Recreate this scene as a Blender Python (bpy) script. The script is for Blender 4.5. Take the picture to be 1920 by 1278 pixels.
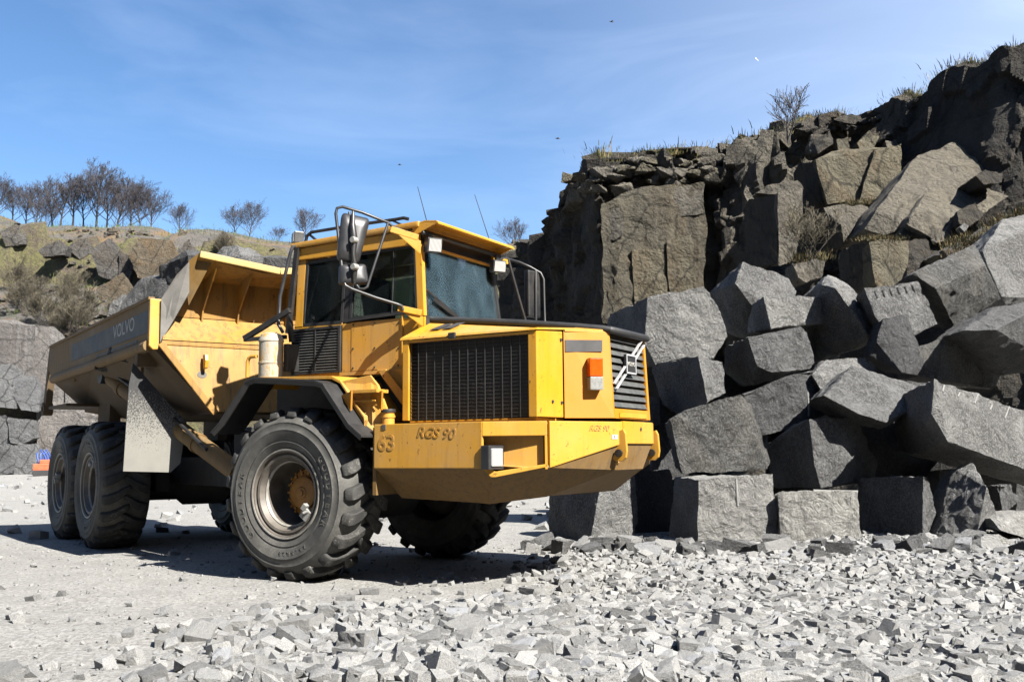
import bpy, bmesh, math, random
import numpy as np
from mathutils import Vector, Matrix
from mathutils import noise as mnoise
R = math.radians
for o in list(bpy.data.objects): bpy.data.objects.remove(o)
scene = bpy.context.scene
COL = scene.collection

# ------------------------------------------------------------------ camera, sky, sun, exposure
FPX, CAMH, PITCH, ROLL = 1889.2, 1.134, R(6.339), R(-0.537)
_F = Vector((0, math.cos(PITCH), math.sin(PITCH))); _U = Vector((0, -math.sin(PITCH), math.cos(PITCH))); _X = Vector((1, 0, 0))
CR = math.cos(ROLL)*_X + math.sin(ROLL)*_U
CU = -math.sin(ROLL)*_X + math.cos(ROLL)*_U
CAM = Vector((0, 0, CAMH))
cd = bpy.data.cameras.new('camera'); cam = bpy.data.objects.new('camera', cd); COL.objects.link(cam)
cd.sensor_width = 36.0; cd.lens = FPX/1920*36.0; cd.clip_start = 0.1; cd.clip_end = 3000
cam.matrix_world = Matrix((( CR.x, CU.x, -_F.x, CAM.x), (CR.y, CU.y, -_F.y, CAM.y), (CR.z, CU.z, -_F.z, CAM.z), (0, 0, 0, 1)))
scene.camera = cam
SUN_AZ, SUN_EL = R(45), R(42)     # azimuth: degrees from +X (right) towards the camera
SUN = Vector((math.cos(SUN_AZ)*math.cos(SUN_EL), -math.sin(SUN_AZ)*math.cos(SUN_EL), math.sin(SUN_EL)))
ld = bpy.data.lights.new('sun', 'SUN'); ld.energy = 5.0; ld.angle = R(0.5); ld.color = (1.0, 0.955, 0.88)
sun = bpy.data.objects.new('sun', ld); COL.objects.link(sun)
sun.rotation_euler = (-SUN).to_track_quat('-Z', 'Y').to_euler(); sun.location = (20, -20, 30)
world = bpy.data.worlds.new('World'); scene.world = world; world.use_nodes = True
wn, wl = world.node_tree.nodes, world.node_tree.links
wn.clear()
sky = wn.new('ShaderNodeTexSky'); sky.sky_type = 'NISHITA'; sky.sun_disc = False
sky.sun_elevation = SUN_EL; sky.sun_rotation = math.atan2(SUN.x, SUN.y); sky.air_density = 0.8; sky.dust_density = 0.4; sky.ozone_density = 1.8
bg = wn.new('ShaderNodeBackground'); bg.inputs[1].default_value = 0.05
tc = wn.new('ShaderNodeTexCoord'); mp = wn.new('ShaderNodeMapping'); mp.inputs['Scale'].default_value = (1.1, 2.2, 5.0); mp.inputs['Rotation'].default_value = (0.1, 0.25, 0.3)
nz = wn.new('ShaderNodeTexNoise'); nz.inputs['Scale'].default_value = 2.2; nz.inputs['Detail'].default_value = 9; nz.inputs['Roughness'].default_value = 0.55; nz.inputs['Distortion'].default_value = 0.5
rp = wn.new('ShaderNodeValToRGB'); rp.color_ramp.elements[0].position = 0.50; rp.color_ramp.elements[0].color = (0, 0, 0, 1); rp.color_ramp.elements[1].position = 0.80; rp.color_ramp.elements[1].color = (0.085, 0.085, 0.085, 1)
mx = wn.new('ShaderNodeMix'); mx.data_type = 'RGBA'; mx.inputs['B'].default_value = (9.0, 10.0, 12.0, 1)
out = wn.new('ShaderNodeOutputWorld')
wl.new(tc.outputs['Generated'], mp.inputs['Vector']); wl.new(mp.outputs['Vector'], nz.inputs['Vector']); wl.new(nz.outputs['Fac'], rp.inputs['Fac'])
hs_ = wn.new('ShaderNodeHueSaturation'); hs_.inputs['Saturation'].default_value = 1.15; wl.new(sky.outputs['Color'], hs_.inputs['Color'])
sx_ = wn.new('ShaderNodeSeparateXYZ'); wl.new(tc.outputs['Generated'], sx_.inputs[0])
vr_ = wn.new('ShaderNodeMapRange'); vr_.interpolation_type = 'SMOOTHSTEP'; vr_.inputs['From Min'].default_value = -0.15; vr_.inputs['From Max'].default_value = 0.75; vr_.inputs['To Min'].default_value = 0.0; vr_.inputs['To Max'].default_value = 0.34; wl.new(sx_.outputs[0], vr_.inputs['Value'])
ml_ = wn.new('ShaderNodeMath'); ml_.operation = 'MULTIPLY_ADD'; hf_ = wn.new('ShaderNodeMath'); hf_.operation = 'MULTIPLY'; hf_.inputs[1].default_value = 0.5; wl.new(nz.outputs['Fac'], hf_.inputs[0]); wl.new(hf_.outputs[0], ml_.inputs[0]); wl.new(vr_.outputs[0], ml_.inputs[1]); wl.new(rp.outputs['Color'], ml_.inputs[2])
m2_ = wn.new('ShaderNodeMath'); m2_.operation = 'MULTIPLY_ADD'; wl.new(vr_.outputs[0], m2_.inputs[0]); m2_.inputs[1].default_value = 0.75; wl.new(ml_.outputs[0], m2_.inputs[2]); m2_.use_clamp = True
wl.new(m2_.outputs[0], mx.inputs['Factor']); wl.new(hs_.outputs['Color'], mx.inputs['A']); wl.new(mx.outputs['Result'], bg.inputs[0]); wl.new(bg.outputs[0], out.inputs[0])
vs = scene.view_settings
vs.view_transform = 'Standard'; vs.look = 'None'; vs.exposure = 2.02; vs.gamma = 1.0; vs.use_curve_mapping = False

def at(u, v, Y):
    """world point seen at photo pixel (u, v) at world depth Y"""
    d = _F + CR*((u-960)/FPX) - CU*((v-639)/FPX)
    return CAM + d*(Y/d.y)

# ------------------------------------------------------------------ materials
MATS = {}
ALB = 0.46      # exposure is set for the bright quarry floor; all reflectances sit on this scale
def nodes_of(name):
    m = bpy.data.materials.new(name); m.use_nodes = True; MATS[name] = m
    return m, m.node_tree.nodes, m.node_tree.links, m.node_tree.nodes['Principled BSDF']
class NB:
    def __init__(s, name, rough=0.8, metallic=0.0):
        s.m, s.n, s.l, s.b = nodes_of(name)
        s.b.inputs['Roughness'].default_value = rough; s.b.inputs['Metallic'].default_value = metallic
        s.tc = s.n.new('ShaderNodeTexCoord')
    def vec(s, scale=(1, 1, 1), src='Object', rot=(0, 0, 0)):
        mp = s.n.new('ShaderNodeMapping'); mp.inputs['Scale'].default_value = scale; mp.inputs['Rotation'].default_value = rot
        s.l.new(s.tc.outputs[src], mp.inputs['Vector']); return mp.outputs['Vector']
    def noise(s, vec, scale, detail=5, rough=0.6, dist=0.0):
        x = s.n.new('ShaderNodeTexNoise'); x.inputs['Scale'].default_value = scale; x.inputs['Detail'].default_value = detail
        x.inputs['Roughness'].default_value = rough; x.inputs['Distortion'].default_value = dist; s.l.new(vec, x.inputs['Vector']); return x.outputs['Fac']
    def vor(s, vec, scale, out='Distance', feature='F1'):
        x = s.n.new('ShaderNodeTexVoronoi'); x.feature = feature; x.inputs['Scale'].default_value = scale; s.l.new(vec, x.inputs['Vector']); return x.outputs[out]
    def ramp(s, fac, a, b, ca=(0, 0, 0), cb=(1, 1, 1)):
        x = s.n.new('ShaderNodeValToRGB'); e = x.color_ramp.elements
        e[0].position = a; e[0].color = (*ca, 1); e[1].position = b; e[1].color = (*cb, 1); s.l.new(fac, x.inputs['Fac']); return x.outputs['Color']
    def mix(s, fac, a, b, mode='MIX'):
        x = s.n.new('ShaderNodeMix'); x.data_type = 'RGBA'; x.blend_type = mode
        for k, v in (('Factor', fac), ('A', a), ('B', b)):
            if isinstance(v, (int, float)): x.inputs[k].default_value = v
            elif isinstance(v, tuple): x.inputs[k].default_value = (*v, 1)
            else: s.l.new(v, x.inputs[k])
        return x.outputs['Result']
    def math(s, op, a, b=0.0):
        x = s.n.new('ShaderNodeMath'); x.operation = op
        for i, v in enumerate((a, b)):
            if isinstance(v, (int, float)): x.inputs[i].default_value = v
            else: s.l.new(v, x.inputs[i])
        return x.outputs[0]
    def color(s, c):
        s.l.new(s.mix(1.0, c, (ALB,)*3, 'MULTIPLY'), s.b.inputs['Base Color'])
    def bump(s, h, strength=0.5, dist=0.02):
        x = s.n.new('ShaderNodeBump'); x.inputs['Strength'].default_value = strength; x.inputs['Distance'].default_value = dist
        s.l.new(h, x.inputs['Height'])
        if s.b.inputs['Normal'].is_linked: s.l.new(s.b.inputs['Normal'].links[0].from_socket, x.inputs['Normal'])
        s.l.new(x.outputs['Normal'], s.b.inputs['Normal'])
    def rough(s, v): s.l.new(v, s.b.inputs['Roughness'])
    def up(s):
        g = s.n.new('ShaderNodeNewGeometry'); x = s.n.new('ShaderNodeSeparateXYZ'); s.l.new(g.outputs['Normal'], x.inputs[0]); return x.outputs[2]
    def zpos(s):
        x = s.n.new('ShaderNodeSeparateXYZ'); s.l.new(s.tc.outputs['Object'], x.inputs[0]); return x.outputs[2]
    def island(s):
        g = s.n.new('ShaderNodeNewGeometry'); return g.outputs['Random Per Island']
    def objrand(s):
        g = s.n.new('ShaderNodeObjectInfo'); return g.outputs['Random']

def plain(name, col, rough=0.7, metallic=0.0, var=0.25, scale=8.0, dust=0.0):
    b = NB(name, rough, metallic); v = b.vec()
    n = b.noise(v, scale, 6, 0.65)
    c = b.mix(b.ramp(n, 0.3, 0.75), tuple(x*(1-var) for x in col), tuple(min(1, x*(1+var)) for x in col))
    if dust > 0:
        d = b.math('MULTIPLY', b.ramp(b.noise(v, 4.0, 8, 0.7), 0.4, 0.75), dust)
        c = b.mix(d, c, (0.40, 0.37, 0.31))
    b.color(c); b.rough(b.ramp(n, 0.2, 0.9, (rough*0.8,)*3, (min(1, rough*1.2),)*3)); return b.m

def paint(name, col, dust, grime, rust, rough=0.42):
    b = NB(name, rough); v = b.vec()
    streak = b.noise(b.vec((7, 7, 0.55)), 2.2, 7, 0.7)
    big = b.noise(v, 1.7, 7, 0.65); fine = b.noise(v, 38, 4, 0.7); mid = b.noise(v, 9, 8, 0.7, 0.4)
    c = b.mix(b.ramp(mid, 0.3, 0.7), tuple(x*0.9 for x in col), col)
    c = b.mix(b.math('MULTIPLY', b.ramp(big, 0.38, 0.72), dust), c, (0.44, 0.37, 0.25))
    c = b.mix(b.math('MULTIPLY', b.ramp(streak, 0.48, 0.8), grime), c, (0.10, 0.07, 0.04))
    r = b.math('MULTIPLY', b.ramp(b.math('MULTIPLY', mid, fine), 0.33, 0.40), rust)
    c = b.mix(r, c, (0.12, 0.055, 0.025)); b.color(c)
    b.rough(b.ramp(big, 0.3, 0.75, (rough*0.8,)*3, (min(1, rough*1.7),)*3))
    b.bump(fine, 0.06, 0.004)
    return b.m
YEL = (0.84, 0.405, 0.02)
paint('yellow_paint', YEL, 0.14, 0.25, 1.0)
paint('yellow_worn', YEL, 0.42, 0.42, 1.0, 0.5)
paint('yellow_body', (0.50, 0.24, 0.016), 0.38, 1.0, 1.0, 0.65)  # dirty yellow, base and grime darkened so the headboard's shade reads deep
paint('yellow_side', (0.26, 0.14, 0.022), 0.35, 1.0, 1.0, 0.8)  # dirty yellow, darkened further to carry the shade of side wall and gusset
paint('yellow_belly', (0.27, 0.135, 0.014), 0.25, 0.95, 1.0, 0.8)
paint('yellow_grimy_shaded', (0.12, 0.068, 0.02), 0.2, 1.0, 1.0, 0.85)  # grime plus shade put into the base colour of underside plates
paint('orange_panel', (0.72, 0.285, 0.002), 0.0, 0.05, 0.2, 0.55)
paint('pale_edge', (0.74, 0.50, 0.14), 0.5, 0.35, 0.8, 0.6)
plain('black_rubber', (0.018, 0.018, 0.019), 0.62, 0, 0.4, 10, 0.035)
plain('black_steel', (0.016, 0.016, 0.018), 0.45, 0.0, 0.4, 10, 0.10)
plain('chassis_dark', (0.018, 0.017, 0.016), 0.8, 0, 0.4, 6, 0.07)
plain('grille_black', (0.012, 0.012, 0.013), 0.55, 0, 0.3, 20, 0.05)
plain('wire_grey', (0.055, 0.055, 0.055), 0.5, 0.4, 0.3, 20, 0.15)
plain('louver_grey', (0.085, 0.09, 0.09), 0.5, 0, 0.3, 14, 0.22)
plain('stripe_grey', (0.06, 0.06, 0.064), 0.7, 0, 0.5, 9, 0.3)
plain('sticker_grey', (0.055, 0.055, 0.058), 0.5, 0, 0.2, 6, 0.1)
plain('letter_pale', (0.55, 0.54, 0.50), 0.7, 0, 0.35, 12, 0.5)
plain('letter_ghost', (0.60, 0.28, 0.015), 0.7, 0, 0.45, 30, 0.3)
plain('letter_dark', (0.10, 0.09, 0.07), 0.7, 0, 0.4, 20, 0.2)
plain('sticker_white', (0.75, 0.75, 0.72), 0.5, 0, 0.1, 20, 0.2)
plain('chrome', (0.70, 0.70, 0.71), 0.35, 0.25, 0.1, 10)
plain('steel_pin', (0.12, 0.11, 0.10), 0.4, 0.8, 0.3, 12)
plain('mirror_back', (0.035, 0.036, 0.04), 0.42, 0, 0.3, 9, 0.08)
plain('knob_grey', (0.38, 0.38, 0.36), 0.5, 0, 0.2, 20, 0.2)
plain('wing_grey', (0.26, 0.25, 0.235), 0.85, 0, 0.35, 5, 0.5)
plain('rim_metal', (0.13, 0.11, 0.09), 0.6, 0.1, 0.45, 7, 0.35)
plain('rim_lip', (0.42, 0.40, 0.36), 0.5, 0.2, 0.4, 9, 0.5)
plain('hub_orange', (0.55, 0.24, 0.03), 0.6, 0, 0.4, 9, 0.25)
plain('seat_fabric', (0.03, 0.03, 0.035), 0.9, 0, 0.3, 20)
plain('cab_interior', (0.035, 0.035, 0.035), 0.8, 0, 0.3, 5)
plain('machine_orange', (0.75, 0.13, 0.03), 0.5, 0, 0.2, 6, 0.2)
plain('hose_blue', (0.03, 0.10, 0.42), 0.5, 0, 0.2, 6)
plain('bird_white', (0.75, 0.75, 0.75), 0.7, 0, 0.1, 6)
plain('bird_dark', (0.05, 0.05, 0.055), 0.7, 0, 0.2, 6)
plain('lamp_housing', (0.03, 0.03, 0.03), 0.4, 0, 0.2, 10, 0.1)
plain('lamp_amber', (0.85, 0.11, 0.004), 0.22, 0, 0.15, 30)
plain('lamp_clear', (0.36, 0.36, 0.345), 0.25, 0, 0.25, 40)
def lens():
    b = NB('lamp_lens', 0.12); v = b.vec()
    w = b.n.new('ShaderNodeTexWave'); w.inputs['Scale'].default_value = 28; w.bands_direction = 'Y'; b.l.new(v, w.inputs['Vector'])
    b.color(b.ramp(w.outputs['Fac'], 0.1, 0.9, (0.35, 0.36, 0.36), (0.85, 0.85, 0.84))); b.bump(w.outputs['Fac'], 0.6, 0.01)
lens()
def dusty_cylinder():
    b = NB('dusty_yellow', 0.8); v = b.vec()
    s = b.noise(b.vec((6, 6, 1.2)), 3.5, 8, 0.75)
    b.color(b.mix(b.ramp(s, 0.40, 0.50), (0.62, 0.33, 0.03), (0.50, 0.46, 0.38))); b.bump(b.noise(v, 40, 6, 0.7), 0.5, 0.01)
dusty_cylinder()
def tyre_mat():
    b = NB('tyre_rubber', 0.75); v = b.vec()
    n = b.noise(v, 3.2, 8, 0.7); f = b.noise(v, 45, 4, 0.7)
    c = b.mix(b.ramp(n, 0.3, 0.7), (0.045, 0.044, 0.040), (0.15, 0.145, 0.13))
    c = b.mix(b.math('MULTIPLY', b.ramp(b.math('MULTIPLY', n, f), 0.28, 0.42), 0.6), c, (0.25, 0.24, 0.21)); b.color(c); b.bump(f, 0.25, 0.006)
    b = NB('tread_rubber', 0.8); v = b.vec()
    n = b.noise(v, 6, 8, 0.75); f = b.noise(v, 60, 4, 0.7)
    c = b.mix(b.ramp(n, 0.35, 0.7), (0.018, 0.018, 0.017), (0.055, 0.052, 0.046))
    c = b.mix(b.math('MULTIPLY', b.ramp(b.math('MULTIPLY', n, f), 0.30, 0.42), 0.8), c, (0.30, 0.29, 0.25)); b.color(c); b.bump(f, 0.4, 0.008)
tyre_mat()
def flap_mat():
    b = NB('flap_rubber', 0.85); v = b.vec()
    z = b.math('SUBTRACT', b.zpos(), 0.95)                         # dried mud from the ground; gradient also holds the shadow at the top
    n = b.noise(v, 62, 4, 0.75); n2 = b.noise(v, 3, 6, 0.6)
    t = b.math('ADD', b.math('MULTIPLY', z, 0.42), b.math('MULTIPLY', n2, 0.25))
    f = b.ramp(b.math('SUBTRACT', b.math('ADD', n, 0.43), t), 0.46, 0.60)
    b.color(b.mix(f, (0.04, 0.04, 0.042), b.mix(b.ramp(n2, 0.3, 0.7), (0.23, 0.225, 0.20), (0.30, 0.29, 0.26)))); b.bump(f, 0.2, 0.004)
flap_mat()
def glass(name, tint, alpha):
    m, n, l, b = nodes_of(name)
    tr = n.new('ShaderNodeBsdfTransparent'); tr.inputs[0].default_value = (*tint, 1)
    gl = n.new('ShaderNodeBsdfGlossy'); gl.inputs['Roughness'].default_value = 0.02; gl.inputs[0].default_value = (0.9, 0.95, 1, 1)
    df = n.new('ShaderNodeBsdfDiffuse'); df.inputs[0].default_value = (0.17, 0.23, 0.26, 1)
    t = n.new('ShaderNodeTexCoord'); mp = n.new('ShaderNodeMapping'); mp.inputs['Scale'].default_value = (2.5, 2.5, 1.2); l.new(t.outputs['Object'], mp.inputs['Vector'])
    nz = n.new('ShaderNodeTexNoise'); nz.inputs['Scale'].default_value = 2.5; nz.inputs['Detail'].default_value = 8; l.new(mp.outputs[0], nz.inputs['Vector'])
    rp = n.new('ShaderNodeValToRGB'); rp.color_ramp.elements[0].position = 0.3; rp.color_ramp.elements[0].color = (alpha*0.3,)*3+(1,); rp.color_ramp.elements[1].position = 0.8; rp.color_ramp.elements[1].color = (alpha, alpha, alpha, 1)
    l.new(nz.outputs['Fac'], rp.inputs['Fac'])
    fr = n.new('ShaderNodeFresnel'); fr.inputs['IOR'].default_value = 1.52
    m1 = n.new('ShaderNodeMixShader'); m2 = n.new('ShaderNodeMixShader')
    l.new(fr.outputs[0], m1.inputs[0]); l.new(tr.outputs[0], m1.inputs[1]); l.new(gl.outputs[0], m1.inputs[2])
    l.new(rp.outputs[0], m2.inputs[0]); l.new(m1.outputs[0], m2.inputs[1]); l.new(df.outputs[0], m2.inputs[2])
    l.new(m2.outputs[0], n['Material Output'].inputs[0]); n.remove(b)
glass('glass_side', (0.42, 0.50, 0.46), 0.03)
glass('glass_windscreen', (0.78, 0.88, 0.92), 0.07)

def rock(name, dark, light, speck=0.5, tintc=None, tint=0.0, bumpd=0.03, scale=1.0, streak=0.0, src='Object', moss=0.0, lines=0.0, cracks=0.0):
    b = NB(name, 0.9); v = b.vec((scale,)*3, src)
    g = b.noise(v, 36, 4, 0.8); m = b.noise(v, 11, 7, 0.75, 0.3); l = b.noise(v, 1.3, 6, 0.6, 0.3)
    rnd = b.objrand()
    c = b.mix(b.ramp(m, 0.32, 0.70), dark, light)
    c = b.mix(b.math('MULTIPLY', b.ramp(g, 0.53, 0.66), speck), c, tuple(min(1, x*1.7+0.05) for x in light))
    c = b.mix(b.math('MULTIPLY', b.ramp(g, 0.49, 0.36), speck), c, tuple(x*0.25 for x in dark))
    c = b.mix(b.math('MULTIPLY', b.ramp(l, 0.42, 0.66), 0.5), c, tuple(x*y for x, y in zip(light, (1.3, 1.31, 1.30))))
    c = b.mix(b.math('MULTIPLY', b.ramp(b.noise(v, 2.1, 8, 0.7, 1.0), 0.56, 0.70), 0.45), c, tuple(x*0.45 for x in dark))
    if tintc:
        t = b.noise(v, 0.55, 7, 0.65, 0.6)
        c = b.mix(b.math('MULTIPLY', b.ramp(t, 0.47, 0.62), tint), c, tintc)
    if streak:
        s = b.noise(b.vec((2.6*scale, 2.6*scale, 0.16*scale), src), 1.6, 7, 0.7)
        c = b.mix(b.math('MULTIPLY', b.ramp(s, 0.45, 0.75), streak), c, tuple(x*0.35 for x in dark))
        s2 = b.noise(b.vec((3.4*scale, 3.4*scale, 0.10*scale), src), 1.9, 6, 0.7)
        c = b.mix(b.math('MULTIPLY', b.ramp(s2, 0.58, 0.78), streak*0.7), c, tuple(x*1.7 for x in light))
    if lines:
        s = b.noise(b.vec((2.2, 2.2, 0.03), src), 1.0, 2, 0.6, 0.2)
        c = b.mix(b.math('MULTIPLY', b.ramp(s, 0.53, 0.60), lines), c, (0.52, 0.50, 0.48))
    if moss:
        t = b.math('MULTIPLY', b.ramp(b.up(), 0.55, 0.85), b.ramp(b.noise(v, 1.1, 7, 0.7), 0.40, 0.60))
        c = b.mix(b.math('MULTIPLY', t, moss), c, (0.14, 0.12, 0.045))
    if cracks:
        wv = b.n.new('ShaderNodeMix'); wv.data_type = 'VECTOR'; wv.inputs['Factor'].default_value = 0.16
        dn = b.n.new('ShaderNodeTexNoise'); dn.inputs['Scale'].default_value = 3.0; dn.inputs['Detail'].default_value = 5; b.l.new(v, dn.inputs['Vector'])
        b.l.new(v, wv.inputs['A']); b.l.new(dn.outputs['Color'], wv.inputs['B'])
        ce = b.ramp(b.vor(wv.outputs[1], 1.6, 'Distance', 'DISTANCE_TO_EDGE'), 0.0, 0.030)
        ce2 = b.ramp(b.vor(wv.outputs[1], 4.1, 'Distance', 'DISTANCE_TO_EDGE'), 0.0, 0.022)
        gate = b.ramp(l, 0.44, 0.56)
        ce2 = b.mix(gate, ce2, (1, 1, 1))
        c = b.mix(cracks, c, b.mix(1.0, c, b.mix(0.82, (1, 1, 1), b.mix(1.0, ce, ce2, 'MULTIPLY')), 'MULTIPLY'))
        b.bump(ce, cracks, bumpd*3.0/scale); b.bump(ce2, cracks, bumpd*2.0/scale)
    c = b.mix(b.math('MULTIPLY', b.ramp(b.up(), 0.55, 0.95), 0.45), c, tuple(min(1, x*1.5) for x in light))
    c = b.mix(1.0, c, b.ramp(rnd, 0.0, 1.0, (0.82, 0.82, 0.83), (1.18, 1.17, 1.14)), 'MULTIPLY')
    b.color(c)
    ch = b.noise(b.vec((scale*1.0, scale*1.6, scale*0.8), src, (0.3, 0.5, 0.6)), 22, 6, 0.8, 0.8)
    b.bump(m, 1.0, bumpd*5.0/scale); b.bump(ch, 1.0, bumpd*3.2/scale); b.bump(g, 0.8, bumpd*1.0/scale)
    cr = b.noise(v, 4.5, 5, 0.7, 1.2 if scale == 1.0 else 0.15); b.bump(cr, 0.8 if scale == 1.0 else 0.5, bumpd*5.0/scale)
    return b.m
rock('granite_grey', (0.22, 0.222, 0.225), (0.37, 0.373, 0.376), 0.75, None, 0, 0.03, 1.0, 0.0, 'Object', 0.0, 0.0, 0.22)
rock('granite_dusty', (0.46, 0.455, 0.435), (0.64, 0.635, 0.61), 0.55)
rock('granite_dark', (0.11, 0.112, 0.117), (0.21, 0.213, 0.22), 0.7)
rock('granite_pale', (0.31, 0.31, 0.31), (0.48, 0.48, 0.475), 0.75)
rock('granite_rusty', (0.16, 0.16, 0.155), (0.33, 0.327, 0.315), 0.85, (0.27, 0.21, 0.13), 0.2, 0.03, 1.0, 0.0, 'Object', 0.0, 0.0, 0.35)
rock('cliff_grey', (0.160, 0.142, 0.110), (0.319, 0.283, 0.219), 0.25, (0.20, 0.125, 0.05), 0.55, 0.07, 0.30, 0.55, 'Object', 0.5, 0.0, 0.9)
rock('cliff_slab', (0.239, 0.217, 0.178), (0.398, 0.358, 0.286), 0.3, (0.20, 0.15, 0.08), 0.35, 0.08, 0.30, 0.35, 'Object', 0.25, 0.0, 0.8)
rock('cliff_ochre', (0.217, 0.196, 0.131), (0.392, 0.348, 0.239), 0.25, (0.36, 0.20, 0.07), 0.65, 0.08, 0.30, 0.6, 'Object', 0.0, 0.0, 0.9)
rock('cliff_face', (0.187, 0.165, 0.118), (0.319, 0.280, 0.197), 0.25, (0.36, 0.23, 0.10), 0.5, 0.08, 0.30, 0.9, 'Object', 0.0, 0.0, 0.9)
rock('cliff_dark_shaded', (0.066, 0.058, 0.045), (0.143, 0.123, 0.094), 0.25, (0.10, 0.065, 0.03), 0.5, 0.08, 0.30, 0.5, 'Object', 0.4, 0.0, 0.8)  # dark rock; shade of left-facing cliff sides is put into its colour
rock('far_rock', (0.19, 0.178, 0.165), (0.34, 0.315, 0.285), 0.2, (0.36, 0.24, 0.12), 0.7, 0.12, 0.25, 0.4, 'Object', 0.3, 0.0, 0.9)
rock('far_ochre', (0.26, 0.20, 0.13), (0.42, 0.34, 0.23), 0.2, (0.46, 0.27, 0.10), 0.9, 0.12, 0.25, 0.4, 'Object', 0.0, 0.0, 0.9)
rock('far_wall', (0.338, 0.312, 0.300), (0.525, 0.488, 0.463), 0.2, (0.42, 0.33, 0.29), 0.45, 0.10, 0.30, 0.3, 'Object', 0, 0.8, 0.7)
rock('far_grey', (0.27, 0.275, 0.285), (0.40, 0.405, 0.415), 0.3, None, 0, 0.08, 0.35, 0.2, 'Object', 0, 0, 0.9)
def gravel_mat():
    for nm, isl in (('gravel_stone', True), ('loose_stone', False)):
        b = NB(nm, 0.9); v = b.vec(src='Object')
        r = b.island() if isl else b.objrand()
        m = b.noise(v, 22 if isl else 9, 6, 0.7); g = b.noise(v, 160 if isl else 60, 3, 0.7)
        base = b.mix(r, (0.22, 0.222, 0.225), (0.46, 0.458, 0.445))
        c = b.mix(b.ramp(m, 0.3, 0.7), base, b.mix(0.45, base, (0.52, 0.515, 0.49)))
        c = b.mix(b.math('MULTIPLY', b.ramp(g, 0.5, 0.36), 0.45), c, (0.12, 0.12, 0.12))
        c = b.mix(b.math('MULTIPLY', b.ramp(r, 0.93, 0.97), 0.6), c, (0.26, 0.275, 0.31))
        b.color(c); b.bump(m, 0.7, 0.022 if isl else 0.05); b.bump(g, 0.6, 0.006 if isl else 0.015)
gravel_mat()
def ground_mat():
    b = NB('quarry_floor', 0.95); v = b.vec()
    l = b.noise(v, 0.22, 6, 0.6, 0.5); m = b.noise(v, 2.2, 8, 0.7); f = b.noise(v, 28, 6, 0.75); s = b.vor(v, 34)
    c = b.mix(b.ramp(m, 0.3, 0.7), (0.395, 0.388, 0.367), (0.535, 0.528, 0.505))
    c = b.mix(b.math('MULTIPLY', b.ramp(f, 0.50, 0.33), 0.55), c, (0.20, 0.19, 0.17))
    c = b.mix(b.math('MULTIPLY', b.ramp(l, 0.56, 0.66), 0.35), c, (0.20, 0.195, 0.19))
    b.color(c); b.bump(m, 0.5, 0.08); b.bump(f, 0.8, 0.03); b.bump(s, 0.35, 0.02)
ground_mat()
def hill_mat():
    b = NB('far_slope', 0.95); v = b.vec()
    m = b.noise(v, 0.5, 8, 0.75); l = b.noise(v, 0.09, 6, 0.65, 0.4); f = b.noise(v, 4.0, 5, 0.8)
    soil = b.mix(b.ramp(f, 0.3, 0.7), (0.075, 0.055, 0.038), (0.21, 0.165, 0.12))
    dry = b.mix(b.ramp(f, 0.3, 0.7), (0.12, 0.115, 0.04), (0.27, 0.25, 0.10))
    green = b.mix(b.ramp(m, 0.3, 0.7), (0.07, 0.13, 0.02), (0.18, 0.26, 0.05))
    c = b.mix(b.ramp(m, 0.42, 0.58), soil, dry)
    g = b.math('MULTIPLY', b.ramp(b.up(), 0.70, 0.92), b.ramp(l, 0.36, 0.52))
    c = b.mix(g, c, b.mix(b.ramp(m, 0.50, 0.66), green, dry))
    rk = b.mix(b.ramp(b.noise(v, 1.2, 8, 0.75), 0.3, 0.7), (0.09, 0.085, 0.08), (0.26, 0.23, 0.20))
    rk = b.mix(b.ramp(b.noise(v, 0.16, 5, 0.6, 0.5), 0.5, 0.62), rk, (0.30, 0.19, 0.09))
    c = b.mix(b.ramp(b.up(), 0.66, 0.50), c, rk); b.color(c)
    b.bump(m, 0.8, 0.5); b.bump(f, 0.8, 0.12)
hill_mat()
def grass_mat():
    b = NB('dry_grass', 0.9); r = b.island()
    b.color(b.mix(b.ramp(r, 0.3, 0.8), (0.085, 0.115, 0.022), (0.36, 0.27, 0.11)))
    b = NB('fresh_grass', 0.9); r = b.island()
    b.color(b.mix(b.ramp(r, 0.35, 0.95), (0.11, 0.21, 0.028), (0.30, 0.29, 0.09)))
    b = NB('dry_grass_dark', 0.9); r = b.island()
    b.color(b.mix(b.ramp(r, 0.3, 0.9), (0.05, 0.06, 0.016), (0.26, 0.18, 0.07)))
grass_mat()
plain('bark', (0.06, 0.052, 0.05), 0.9, 0, 0.4, 3)
plain('twig', (0.075, 0.064, 0.07), 0.9, 0, 0.4, 3)
plain('shrub_twig', (0.125, 0.105, 0.065), 0.9, 0, 0.4, 1)
plain('bud_green', (0.12, 0.14, 0.03), 0.8, 0, 0.4, 2)
M = MATS

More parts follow.
